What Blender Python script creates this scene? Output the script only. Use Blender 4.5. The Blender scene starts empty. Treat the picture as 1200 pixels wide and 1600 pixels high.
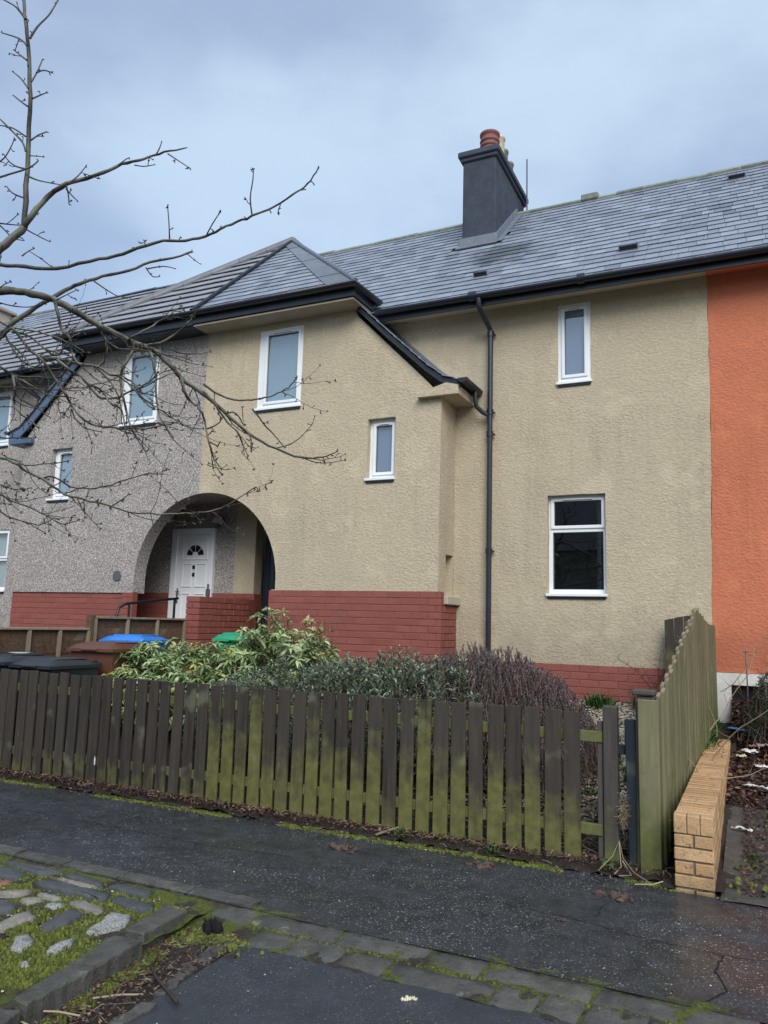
import bpy, bmesh, math, random
from mathutils import Vector, Matrix, noise
from mathutils.geometry import tessellate_polygon
R = random.Random(7)
S = bpy.context.scene
COL = S.collection
# ------------------------------------------------------------------ camera
H = 1.5
cam = bpy.data.objects.new('camera', bpy.data.cameras.new('camera')); COL.objects.link(cam)
_p, _r, _y = 0.14168, 0.0272, 0.44836
r0 = Vector((math.cos(_y), math.sin(_y), 0)); f0 = Vector((-math.sin(_y), math.cos(_y), 0)); u0 = Vector((0, 0, 1))
f1 = math.cos(_p)*f0 + math.sin(_p)*u0; u1 = -math.sin(_p)*f0 + math.cos(_p)*u0
r2 = math.cos(_r)*r0 + math.sin(_r)*u1; u2 = -math.sin(_r)*r0 + math.cos(_r)*u1
m3 = Matrix((r2, u2, -f1)).transposed()
cam.matrix_world = Matrix.Translation((0, 0, H)) @ m3.to_4x4()
cam.data.sensor_fit = 'VERTICAL'; cam.data.sensor_height = 24; cam.data.lens = 24*1208.5/1600
cam.data.clip_end = 500; cam.data.clip_start = .05
S.camera = cam
# ------------------------------------------------------------------ world, sun, exposure
W = bpy.data.worlds.new('World'); S.world = W; W.use_nodes = True
nt = W.node_tree; nt.nodes.clear(); N = nt.nodes.new; L = nt.links.new
SUN_EL, SUN_AZ = math.radians(38), math.radians(148)
out = N('ShaderNodeOutputWorld'); bg = N('ShaderNodeBackground'); bg2 = N('ShaderNodeBackground'); add = N('ShaderNodeAddShader')
sky = N('ShaderNodeTexSky'); sky.sky_type = 'NISHITA'; sky.sun_disc = False
sky.sun_elevation = SUN_EL; sky.sun_rotation = SUN_AZ
L(sky.outputs[0], bg.inputs[0]); bg.inputs[1].default_value = 0.05
tc = N('ShaderNodeTexCoord'); sep = N('ShaderNodeSeparateXYZ'); L(tc.outputs['Generated'], sep.inputs[0])
mp = N('ShaderNodeMapping'); mp.inputs['Scale'].default_value = (1.0, 1.0, 1.9); mp.inputs['Location'].default_value = (6.6, 6.6, 6.6)
L(tc.outputs['Generated'], mp.inputs[0])
nz = N('ShaderNodeTexNoise'); nz.inputs['Scale'].default_value = 1.9; nz.inputs['Detail'].default_value = 7; nz.inputs['Roughness'].default_value = .5
L(mp.outputs[0], nz.inputs['Vector'])
cr = N('ShaderNodeValToRGB'); cr.color_ramp.interpolation = 'EASE'
cr.color_ramp.elements[0].position = .38; cr.color_ramp.elements[0].color = (.128, .156, .203, 1)
cr.color_ramp.elements[1].position = .64; cr.color_ramp.elements[1].color = (.222, .268, .307, 1)
L(nz.outputs['Fac'], cr.inputs[0]); L(cr.outputs[0], bg2.inputs[0])
mr_ = N('ShaderNodeMapRange'); mr_.inputs['From Min'].default_value = 0; mr_.inputs['From Max'].default_value = 1
mr_.inputs['To Min'].default_value = .60; mr_.inputs['To Max'].default_value = 1.65; mr_.clamp = True
L(sep.outputs[2], mr_.inputs['Value']); L(mr_.outputs[0], bg2.inputs[1])
L(bg.outputs[0], add.inputs[0]); L(bg2.outputs[0], add.inputs[1]); L(add.outputs[0], out.inputs[0])
sun = bpy.data.objects.new('sun', bpy.data.lights.new('sun', 'SUN')); COL.objects.link(sun)
sun.data.energy = 1.5; sun.data.angle = math.radians(36); sun.data.color = (1, .97, .92)
sd = Vector((math.sin(SUN_AZ)*math.cos(SUN_EL), math.cos(SUN_AZ)*math.cos(SUN_EL), math.sin(SUN_EL)))
sun.rotation_euler = sd.to_track_quat('Z', 'Y').to_euler()
S.view_settings.view_transform = 'Standard'; S.view_settings.look = 'None'; S.view_settings.gamma = 1
S.view_settings.exposure = 0.86; S.view_settings.use_curve_mapping = False
S.cycles.max_bounces = 5; S.cycles.diffuse_bounces = 3; S.cycles.glossy_bounces = 3; S.cycles.transparent_max_bounces = 8
# ------------------------------------------------------------------ materials
MATS = {}
class NB:
    """tiny node helper"""
    def __init__(s, name):
        s.m = bpy.data.materials.new(name); s.m.use_nodes = True; s.t = s.m.node_tree; s.t.nodes.clear()
        s.out = s.n('ShaderNodeOutputMaterial'); s.b = s.n('ShaderNodeBsdfPrincipled'); s.l(s.b.outputs[0], s.out.inputs[0])
        MATS[name] = s.m
    def n(s, k, **kw):
        x = s.t.nodes.new(k)
        for a, v in kw.items(): setattr(x, a, v)
        return x
    def l(s, a, b): s.t.links.new(a, b)
    def coord(s, kind='Object', scale=(1, 1, 1)):
        if kind == 'World':
            o = s.n('ShaderNodeNewGeometry').outputs['Position']
        else:
            o = s.n('ShaderNodeTexCoord').outputs[kind]
        mp = s.n('ShaderNodeMapping'); mp.inputs['Scale'].default_value = scale; s.l(o, mp.inputs[0]); return mp.outputs[0]
    def noise(s, scale, detail=4, rough=.5, co=None, w=None):
        x = s.n('ShaderNodeTexNoise'); x.inputs['Scale'].default_value = scale; x.inputs['Detail'].default_value = detail; x.inputs['Roughness'].default_value = rough
        if co is not None: s.l(co, x.inputs['Vector'])
        return x.outputs['Fac']
    def voro(s, scale, co=None, out='Color', feature='F1'):
        x = s.n('ShaderNodeTexVoronoi'); x.feature = feature; x.inputs['Scale'].default_value = scale
        if co is not None: s.l(co, x.inputs['Vector'])
        return x.outputs[out]
    def ramp(s, fac, stops, interp='LINEAR'):
        x = s.n('ShaderNodeValToRGB'); x.color_ramp.interpolation = interp
        e = x.color_ramp.elements
        while len(e) < len(stops): e.new(.5)
        for i, (p, c) in enumerate(stops):
            e[i].position = p; e[i].color = (c if isinstance(c, tuple) else (c, c, c)) + (1,)
        s.l(fac, x.inputs[0]); return x.outputs[0]
    def mix(s, fac, a, b, mode='MIX'):
        x = s.n('ShaderNodeMix'); x.data_type = 'RGBA'; x.blend_type = mode
        for v, i in ((fac, 0), (a, 6), (b, 7)):
            if isinstance(v, (int, float)): x.inputs[i].default_value = v if i == 0 else (v, v, v, 1)
            elif isinstance(v, tuple): x.inputs[i].default_value = v + (1,)
            else: s.l(v, x.inputs[i])
        return x.outputs[2]
    def math(s, op, a, b=0.):
        x = s.n('ShaderNodeMath'); x.operation = op
        for i, v in enumerate((a, b)):
            if isinstance(v, (int, float)): x.inputs[i].default_value = v
            else: s.l(v, x.inputs[i])
        return x.outputs[0]
    def rand(s):
        a = s.n('ShaderNodeObjectInfo').outputs['Random']; b = s.n('ShaderNodeNewGeometry').outputs['Random Per Island']
        return s.math('FRACT', s.math('ADD', a, b))
    def sepz(s, co, i=2):
        x = s.n('ShaderNodeSeparateXYZ'); s.l(co, x.inputs[0]); return x.outputs[i]
    def attr(s, name):
        x = s.n('ShaderNodeAttribute'); x.attribute_type = 'OBJECT'; x.attribute_name = name; return x.outputs['Fac']
    def bump(s, h, strength=.3, dist=.01):
        x = s.n('ShaderNodeBump'); x.inputs['Strength'].default_value = strength; x.inputs['Distance'].default_value = dist
        s.l(h, x.inputs['Height']); s.l(x.outputs[0], s.b.inputs['Normal'])
    def set(s, col=None, rough=None, **kw):
        for v, i in ((col, 'Base Color'), (rough, 'Roughness')):
            if v is None: continue
            if isinstance(v, tuple): s.b.inputs[i].default_value = v + (1,)
            elif isinstance(v, (int, float)): s.b.inputs[i].default_value = v
            else: s.l(v, s.b.inputs[i])
        for k, v in kw.items(): s.b.inputs[k.replace('_', ' ')].default_value = v
        return s.m

def plain(name, col, rough=.6, var=.25, sc=8, bump=0., bs=40, spec=.5, metal=0.):
    b = NB(name); co = b.coord('Object')
    n = b.noise(sc, 5, .6, co); rr = b.rand()
    f = b.math('ADD', b.math('MULTIPLY', n, .7), b.math('MULTIPLY', rr, .3))
    c = b.ramp(f, [(.2, tuple(max(0, x*(1-var)) for x in col)), (.75, tuple(min(1, x*(1+var)) for x in col))])
    if bump: b.bump(b.noise(bs, 4, .6, co), bump, .01)
    return b.set(c, rough, Specular_IOR_Level=spec, Metallic=metal)

# tan roughcast
def roughcast(name, light, dark, stain):
    b = NB(name); co = b.coord('World'); cs = b.coord('World', (23, 23, 38)); cv = b.coord('World', (2.2, 2.2, .5))
    fine = b.noise(1, 6, .62, cs); lumps = b.noise(42, 3, .6, co); big = b.noise(.55, 6, .65, co); streak = b.noise(1, 5, .7, cv)
    c = b.mix(b.ramp(fine, [(.34, 0.), (.66, 1.)]), dark, light)
    c = b.mix(b.ramp(big, [(.42, 0.), (.74, .75)]), c, stain)
    c = b.mix(b.ramp(streak, [(.5, 0.), (.8, .4)]), c, tuple(x*.72 for x in stain))
    pits = b.ramp(b.noise(70, 2, .5, co), [(.26, .72), (.36, 1.)])
    c = b.mix(1., c, pits, 'MULTIPLY')
    patch = b.ramp(b.noise(1.6, 3, .5, co), [(.5, 0.3), (.66, 1.)])
    zz = b.sepz(co); damp = b.math('ADD', zz, b.math('MULTIPLY', b.noise(3.5, 5, .7, co), 1.1))
    c = b.mix(b.ramp(b.math('MULTIPLY', damp, .25), [(.44, .45), (.58, 0.)]), c, tuple(x*.62 for x in stain))
    run = b.math('MULTIPLY', b.ramp(b.noise(1, 4, .6, b.coord('World', (7, 7, .35))), [(.5, 0.), (.68, 1.)]), b.ramp(b.noise(.8, 3, .5, co), [(.42, 0.), (.6, .3)]))
    c = b.mix(run, c, tuple(x*.66 for x in dark))
    pale = b.ramp(b.noise(2.3, 4, .55, co), [(.60, 0.), (.66, .35)]); c = b.mix(pale, c, tuple(min(1, x*1.13) for x in light))
    h = b.math('ADD', b.math('MULTIPLY', fine, 1.), b.math('MULTIPLY', b.math('MULTIPLY', lumps, patch), 1.2))
    b.bump(h, .85, .015); return b.set(c, .88, Specular_IOR_Level=.25)
roughcast('tan_roughcast', (.56, .48, .345), (.45, .382, .272), (.455, .395, .295))
roughcast('orange_roughcast', (.61, .205, .112), (.53, .172, .092), (.50, .175, .10))
def pebble(name, pal):
    b = NB(name); co = b.coord('World')
    v = b.voro(78, co, 'Color'); hsv = b.sepz(v, 0)
    c = b.ramp(hsv, pal, 'CONSTANT')
    big = b.noise(.9, 5, .6, co); c = b.mix(b.ramp(big, [(.45, 0.), (.75, .4)]), c, (.30, .275, .26))
    d = b.voro(78, co, 'Distance'); c = b.mix(b.ramp(d, [(.35, 0.), (.75, .75)]), c, (.17, .155, .15))
    sc = b.noise(36, 2, .5, co); c = b.mix(b.ramp(sc, [(.38, .3), (.55, 0.)]), c, (.22, .205, .20))
    b.bump(b.math('SUBTRACT', 1., d), .6, .012); return b.set(c, .8, Specular_IOR_Level=.3)
pebble('grey_pebbledash', [(0, (.30, .27, .255)), (.18, (.44, .40, .37)), (.36, (.56, .51, .47)), (.55, (.66, .62, .58)), (.70, (.46, .37, .33)), (.82, (.78, .75, .70)), (.93, (.18, .17, .17))])
# painted brick
b = NB('red_painted_brick'); co = b.coord('World')
n1 = b.noise(9, 5, .6, co); n2 = b.noise(60, 3, .6, co); rr = b.rand()
c = b.ramp(b.math('ADD', b.math('MULTIPLY', n1, .5), b.math('MULTIPLY', rr, .5)), [(.2, (.225, .066, .051)), (.8, (.27, .080, .061))])
c = b.mix(b.ramp(b.noise(1.3, 4, .6, co), [(.5, 0.), (.75, .4)]), c, (.23, .07, .055))
c = b.mix(b.ramp(b.noise(4, 6, .7, co), [(.56, 0.), (.72, .45)]), c, (.16, .075, .06)); c = b.mix(b.ramp(b.noise(33, 4, .7, co), [(.66, 0.), (.72, .4)]), c, (.40, .20, .16))
b.bump(b.math('ADD', n2, b.noise(14, 4, .6, co)), .5, .01); b.set(c, .7)
b = NB('red_painted_mortar'); co = b.coord('World'); b.bump(b.noise(70, 3, .6, co), .4, .01); b.set((.235, .064, .048), .7)
# buff brick
b = NB('buff_brick'); co = b.coord('World'); rr = b.rand()
c = b.ramp(rr, [(.0, (.44, .265, .125)), (.5, (.53, .33, .165)), (1., (.60, .39, .205))])
rib = b.noise(95, 4, .6, co)
c = b.mix(b.ramp(rib, [(.40, .35), (.55, 0.)]), c, (.32, .20, .11))
c = b.mix(b.ramp(b.noise(24, 5, .7, co), [(.57, 0.), (.67, .85)]), c, (.07, .06, .03)); c = b.mix(b.ramp(b.math('ADD', b.sepz(co), b.math('MULTIPLY', b.noise(7, 5, .7, co), .35)), [(.16, .65), (.34, 0.)]), c, (.10, .09, .045))
c = b.mix(b.ramp(b.noise(4.5, 4, .6, co), [(.50, 0.), (.72, .6)]), c, (.20, .16, .09))
b.bump(b.math('ADD', rib, b.noise(120, 2, .5, co)), .5, .006); b.set(c, .55)
plain('dark_mortar', (.14, .13, .11), .9, .3, 20, .5, 80)
# slates
b = NB('wet_slate'); co = b.coord('World'); rr = b.rand()
cl = b.ramp(rr, [(0., (.14, .165, .21)), (.12, (.205, .235, .29)), (.85, (.255, .29, .35)), (1., (.31, .345, .41))])
cl = b.mix(b.ramp(b.noise(5, 5, .65, co), [(.45, 0.), (.8, .5)]), cl, (.12, .13, .145))
sv = b.n('ShaderNodeVectorMath'); sv.operation = 'DISTANCE'; b.l(co, sv.inputs[0]); sv.inputs[1].default_value = (-3.25, 10.5, 7.0)
soot = b.math('ADD', sv.outputs['Value'], b.math('MULTIPLY', b.noise(3, 5, .65, co), .9))
cl = b.mix(b.ramp(soot, [(.75, .7), (1.25, 0.)]), cl, (.05, .055, .065))
cl = b.mix(b.ramp(b.noise(28, 4, .7, co), [(.60, 0.), (.72, .35)]), cl, (.22, .24, .20))
ro = b.math('ADD', b.math('MULTIPLY', rr, .08), b.math('MULTIPLY_ADD' if False else 'ADD', .22, b.math('MULTIPLY', b.noise(9, 4, .6, co), .32)))
b.bump(b.noise(50, 5, .65, co), .35, .006); b.set(cl, ro, Specular_IOR_Level=.62)
b = NB('roof_tile'); co = b.coord('World'); rr = b.rand()
cl = b.ramp(rr, [(0., (.24, .25, .28)), (1., (.32, .33, .36))])
cl = b.mix(b.ramp(b.noise(7, 5, .65, co), [(.5, 0.), (.8, .5)]), cl, (.11, .12, .115))
b.bump(b.noise(90, 4, .6, co), .3, .004); b.set(cl, b.ramp(b.noise(10, 3, .5, co), [(.3, .3), (.7, .5)]))
plain('ridge_stone', (.20, .23, .19), .75, .45, 14, .5, 60)
plain('ridge_dark', (.13, .14, .16), .5, .3, 9, .3, 30)
plain('lead_grey', (.17, .19, .225), .5, .3, 9, .35, 18, metal=.3)
plain('roof_underlay', (.02, .022, .028), .9, .2)
plain('gutter_black', (.018, .022, .032), .32, .3, 9, .1, 30)
plain('bargeboard_blue', (.075, .12, .20), .4, .2, 6)
plain('chimney_render', (.040, .049, .070), .85, .45, 6, .6, 40)
plain('soffit_paint', (.36, .31, .25), .8, .15, 4, .2, 30)
plain('orange_soffit', (.42, .12, .075), .8, .15, 4)
plain('upvc_white', (.80, .83, .86), .28, .04, 4)
plain('upvc_dark_gasket', (.09, .10, .12), .5, .1)  # even dark grey for the seals and vent slots
plain('terracotta_pot', (.20, .075, .07), .7, .2, 18, .2, 40)
plain('buff_pot', (.52, .44, .31), .75, .25, 18, .2, 40)
plain('mossy_pot', (.16, .165, .12), .8, .35, 18, .3, 40)
plain('black_paint', (.012, .012, .015), .35, .2)
plain('steel_handle', (.45, .45, .46), .3, .1, metal=.9)
plain('lamp_grey', (.10, .10, .11), .4, .1)
plain('lamp_lens', (.62, .64, .66), .15, .05)
plain('navy_door', (.016, .026, .050), .45, .2, 6)
plain('concrete_sill', (.44, .40, .31), .85, .15, 10, .4, 60)
plain('aerial_purple', (.10, .075, .17), .5, .2)
plain('room_dark', (.022, .042, .052), .9, .4, 3)
plain('mirrored_sky_pale', (.33, .42, .52), .8, .03, 2)  # pale blue of the sky mirrored in panes, put into the colour
plain('mirrored_sky_slate', (.20, .245, .36), .8, .04, 2)  # slate blue standing in for sky reflected in the smaller panes
plain('blind_vertical', (.45, .50, .54), .8, .1, 2)
plain('bin_black', (.022, .027, .034), .42, .3, 5, .15, 60)
plain('bin_brown', (.115, .048, .030), .45, .25, 5, .15, 60)
plain('bin_blue', (.03, .19, .62), .4, .2, 5, .1, 60)
plain('bin_green', (.02, .33, .17), .4, .2, 5, .1, 60)
plain('bin_grey_mark', (.42, .45, .48), .4, .1)
# pane: thin reflective glass
m = bpy.data.materials.new('window_glass'); m.use_nodes = True; MATS['window_glass'] = m
t = m.node_tree; t.nodes.clear(); o_ = t.nodes.new('ShaderNodeOutputMaterial'); mx = t.nodes.new('ShaderNodeMixShader')
tr = t.nodes.new('ShaderNodeBsdfTransparent'); gl = t.nodes.new('ShaderNodeBsdfGlossy'); gl.inputs['Roughness'].default_value = .02
tr.inputs[0].default_value = (.93, .96, .96, 1)
lw = t.nodes.new('ShaderNodeLayerWeight'); lw.inputs[0].default_value = .5
pw = t.nodes.new('ShaderNodeMath'); pw.operation = 'POWER'; pw.inputs[1].default_value = 4.; t.links.new(lw.outputs['Facing'], pw.inputs[0])
fr = t.nodes.new('ShaderNodeMath'); fr.operation = 'MULTIPLY_ADD'; fr.inputs[1].default_value = .85; fr.inputs[2].default_value = .13; t.links.new(pw.outputs[0], fr.inputs[0])
for a, c in ((fr.outputs[0], mx.inputs[0]), (tr.outputs[0], mx.inputs[1]), (gl.outputs[0], mx.inputs[2]), (mx.outputs[0], o_.inputs[0])): t.links.new(a, c)
# timber
def timber(name, wood_d, wood_l, algae, vert=True, rough=.75, fixed=None):
    b = NB(name); sc = (30, 30, 2.2) if vert else (2.2, 30, 30)
    tcn = b.n('ShaderNodeTexCoord'); mp = b.n('ShaderNodeMapping'); mp.inputs['Scale'].default_value = sc
    off = b.n('ShaderNodeCombineXYZ'); ri = b.n('ShaderNodeObjectInfo').outputs['Random']
    b.l(b.math('MULTIPLY', ri, 37.), off.inputs[0]); b.l(b.math('MULTIPLY', ri, 11.), off.inputs[2])
    va = b.n('ShaderNodeVectorMath'); b.l(tcn.outputs['Object'], va.inputs[0]); b.l(off.outputs[0], va.inputs[1]); b.l(va.outputs[0], mp.inputs[0])
    grain = b.noise(1, 5, .65, mp.outputs[0]); blot = b.noise(6, 4, .6, va.outputs[0])
    c = b.mix(b.ramp(grain, [(.3, 0.), (.7, 1.)]), wood_d, wood_l)
    c = b.mix(b.ramp(b.rand(), [(0, 0.), (1., .35)]), c, tuple(x*1.5 for x in wood_l))
    z = b.sepz(tcn.outputs['Object'])
    # algae climbs from the foot of each board; how high comes from the board's own 'algae' value
    lim = b.math('ADD', b.attr('algae'), b.math('MULTIPLY', b.math('SUBTRACT', blot, .5), 1.0))
    lim = b.math('ADD', lim, b.math('MULTIPLY', b.math('SUBTRACT', grain, .5), .3))
    f = b.ramp(b.math('SUBTRACT', lim, z), [(0., 0.), (.34, .88)])
    ac = b.mix(b.ramp(b.noise(14, 4, .6, va.outputs[0]), [(.3, 0.), (.7, 1.)]), tuple(x*.55 for x in algae), algae)
    c = b.mix(f, c, ac)
    c = b.mix(b.ramp(b.noise(3, 3, .5, va.outputs[0]), [(.62, 0.), (.7, .25)]), c, (.30, .32, .22))
    b.bump(grain, .55, .004); return b.set(c, rough, Specular_IOR_Level=.35)
timber('picket_wood', (.020, .0165, .0135), (.056, .046, .037), (.160, .158, .048))
timber('green_fence_wood', (.075, .072, .038), (.18, .17, .095), (.13, .15, .045))
timber('brown_post_wood', (.040, .036, .034), (.075, .066, .058), (.14, .17, .045))
timber('blue_black_wood', (.006, .010, .016), (.018, .026, .038), (.06, .075, .045))
timber('lap_panel_wood', (.035, .022, .015), (.12, .075, .045), (.13, .10, .06), vert=False)
timber('batten_wood', (.15, .115, .075), (.26, .21, .15), (.16, .14, .08))
# ground
def asphalt(name, base, tint, specks, rough0, rough1, seam=False):
    b = NB(name); co = b.coord('World')
    big = b.noise(1.1, 5, .6, b.coord('World', (1, 1.9, 1))); mid = b.noise(7, 5, .65, co); fine = b.noise(160, 2, .5, co)
    c = b.mix(b.ramp(mid, [(.3, 0.), (.75, 1.)]), base, tint)
    v = b.voro(60, co, 'Color'); d = b.voro(60, co, 'Distance')
    v2 = b.voro(130, co, 'Color'); d2 = b.voro(130, co, 'Distance')
    sp = b.math('MULTIPLY', b.ramp(b.sepz(v, 0), [(.84, 0.), (.97, 1.)]), b.ramp(d, [(.14, 1.), (.34, 0.)]))
    sp2 = b.math('MULTIPLY', b.ramp(b.sepz(v2, 0), [(.74, 0.), (.96, .9)]), b.ramp(d2, [(.2, 1.), (.45, 0.)]))
    sp = b.math('MINIMUM', b.math('ADD', sp, sp2), 1.)
    dens = b.ramp(b.noise(1.6, 3, .5, co), [(.36, .2), (.58, 1.)])
    c = b.mix(b.math('MULTIPLY', b.math('MULTIPLY', sp, dens), specks), c, (.60, .60, .58))
    c = b.mix(b.ramp(b.noise(60, 3, .6, co), [(.62, 0.), (.72, .5)]), c, (.10, .105, .115))
    ro = b.ramp(big, [(.36, rough0), (.64, rough1)])
    ro = b.math('ADD', ro, b.math('MULTIPLY', b.math('SUBTRACT', fine, .5), .25))
    b.bump(b.math('ADD', b.math('MULTIPLY', fine, .7), b.math('MULTIPLY', d, .5)), .35, .004)
    return b.set(c, ro, Specular_IOR_Level=.45)
asphalt('wet_asphalt', (.018, .020, .023), (.052, .056, .062), .8, .20, .60)
asphalt('patch_asphalt', (.028, .031, .037), (.046, .052, .062), .3, .42, .6)
plain('crack_tar', (.004, .004, .005), .9, .2)
b = NB('garden_soil'); co = b.coord('World')
c = b.ramp(b.noise(30, 6, .7, co), [(.3, (.018, .013, .010)), (.7, (.055, .038, .027))]); b.bump(b.noise(40, 6, .7, co), 1., .03); b.set(c, .85)
b = NB('mossy_soil'); co = b.coord('World')
cm = b.ramp(b.noise(60, 6, .75, co), [(.3, (.04, .055, .010)), (.55, (.13, .16, .02)), (.75, (.24, .27, .04))])
cs_ = b.ramp(b.noise(50, 6, .75, co), [(.3, (.02, .015, .011)), (.6, (.07, .055, .04)), (.75, (.16, .14, .11))])
c = b.mix(b.ramp(b.noise(5.5, 6, .65, co), [(.46, 0.), (.54, 1.)]), cs_, cm); b.bump(b.noise(75, 6, .75, co), 1., .03); b.set(c, .85)
b = NB('moss_green'); co = b.coord('World'); rr = b.rand()
c = b.ramp(b.math('ADD', b.math('MULTIPLY', b.noise(12, 4, .6, co), .6), b.math('MULTIPLY', rr, .4)), [(.25, (.045, .06, .010)), (.55, (.12, .145, .018)), (.8, (.23, .26, .036))])
b.bump(b.noise(150, 3, .7, co), 1., .01); b.set(c, .9)
def stone(name, a, bb, spk=.0, lich=.5):
    b = NB(name); co = b.coord('World'); rr = b.rand()
    c = b.mix(b.ramp(b.noise(11, 5, .65, co), [(.3, 0.), (.7, 1.)]), a, bb)
    c = b.mix(b.math('MULTIPLY', rr, .35), c, tuple(x*.6 for x in a))
    if spk: c = b.mix(b.math('MULTIPLY', b.ramp(b.noise(140, 2, .6, co), [(.42, 1.), (.5, 0.)]), spk), c, (.08, .08, .08))
    c = b.mix(b.ramp(b.noise(9, 5, .7, co), [(.62, 0.), (.70, lich)]), c, (.30, .31, .24))
    c = b.mix(b.ramp(b.noise(5, 5, .7, co), [(.54, 0.), (.66, .55)]), c, (.050, .055, .028)); c = b.mix(b.ramp(b.noise(22, 5, .7, co), [(.60, 0.), (.70, .5)]), c, (.04, .035, .03))
    b.bump(b.math('ADD', b.noise(60, 5, .75, co), b.noise(13, 4, .6, co)), 1., .011); return b.set(c, b.ramp(b.noise(6, 3, .5, co), [(.3, .4), (.7, .75)]), Specular_IOR_Level=.4)
stone('kerb_stone_grey', (.055, .055, .05), (.15, .145, .125), .25)
stone('dark_sett', (.06, .066, .07), (.12, .13, .135))
stone('pale_granite', (.34, .345, .33), (.52, .52, .49), .75, .2)
stone('buff_sett', (.24, .22, .19), (.38, .35, .30), .4, .2)
stone('rust_sett', (.22, .11, .06), (.34, .18, .10), .2, .2)
stone('path_concrete', (.055, .055, .05), (.12, .115, .10), .2, .4)
b = NB('pebble_gravel'); rr = b.rand(); b.set(b.ramp(rr, [(0., (.12, .10, .075)), (.4, (.28, .24, .17)), (.75, (.42, .37, .27)), (1., (.55, .52, .45))]), .55)
b = NB('dead_leaf'); rr = b.rand(); b.set(b.ramp(rr, [(0., (.022, .012, .012)), (.5, (.065, .032, .028)), (.85, (.13, .065, .045)), (1., (.26, .17, .09))]), .5)
b = NB('leaf_green'); rr = b.rand(); b.set(b.ramp(rr, [(0., (.06, .12, .04)), (.35, (.15, .24, .08)), (.75, (.31, .40, .17)), (1., (.50, .53, .27))]), .38, Specular_IOR_Level=.5)
b = NB('leaf_yellow'); rr = b.rand(); b.set(b.ramp(rr, [(0., (.30, .33, .07)), (1., (.52, .45, .12))]), .42)
b = NB('leaf_red'); rr = b.rand(); b.set(b.ramp(rr, [(0., (.34, .20, .12)), (.4, (.30, .32, .14)), (1., (.42, .40, .2))]), .42)
b = NB('leaf_grey_green'); rr = b.rand(); b.set(b.ramp(rr, [(0., (.055, .085, .05)), (.5, (.12, .165, .105)), (.85, (.22, .27, .18)), (1., (.33, .37, .25))]), .5)
b = NB('heather_foliage'); rr = b.rand(); b.set(b.ramp(rr, [(0., (.055, .05, .05)), (.45, (.135, .112, .122)), (.8, (.22, .17, .19)), (1., (.27, .23, .24))]), .7)
b = NB('grass_blade'); rr = b.rand(); b.set(b.ramp(rr, [(0., (.018, .055, .010)), (1., (.06, .13, .028))]), .5)
b = NB('dry_stem'); rr = b.rand(); b.set(b.ramp(rr, [(0., (.14, .10, .06)), (1., (.42, .35, .24))]), .7)
b = NB('shrub_wood'); rr = b.rand(); b.set(b.ramp(rr, [(0., (.07, .045, .035)), (1., (.20, .13, .09))]), .8)
b = NB('conifer_green'); rr = b.rand(); b.set(b.ramp(rr, [(0., (.012, .028, .016)), (1., (.045, .075, .04))]), .6)
plain('rose_stem', (.10, .035, .035), .6, .4, 20)
b = NB('cherry_bark'); co = b.coord('World')
up = b.sepz(b.n('ShaderNodeNewGeometry').outputs['Normal'])
c = b.ramp(b.noise(28, 5, .65, co), [(.3, (.03, .026, .023)), (.7, (.085, .075, .06))])
c = b.mix(b.math('MULTIPLY', b.ramp(up, [(.0, 0.), (.8, 1.)]), b.ramp(b.noise(9, 4, .6, co), [(.35, .15), (.6, .85)])), c, (.20, .23, .13))
b.bump(b.noise(80, 4, .6, co), .5, .004); b.set(c, .6)
plain('twig_bark', (.035, .024, .022), .55, .35, 14)
plain('bud_brown', (.05, .032, .028), .5, .35, 30)
plain('litter_white', (.72, .72, .70), .6, .1)
plain('litter_cream', (.65, .60, .42), .7, .2)
plain('litter_blue', (.05, .22, .52), .5, .3)
plain('litter_pink', (.62, .30, .27), .7, .2)
plain('brown_clump', (.085, .055, .042), .8, .45, 30, .8, 60)
plain('opposite_wall', (.13, .13, .115), .9, .2, 1)
plain('opposite_roof', (.06, .06, .07), .8, .2, 2)
plain('lamp_post_grey', (.42, .43, .44), .5, .1)
plain('whitewash', (.66, .66, .63), .8, .2, 6, .4, 40)
plain('grass_far', (.06, .08, .03), .9, .3, 2)
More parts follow.
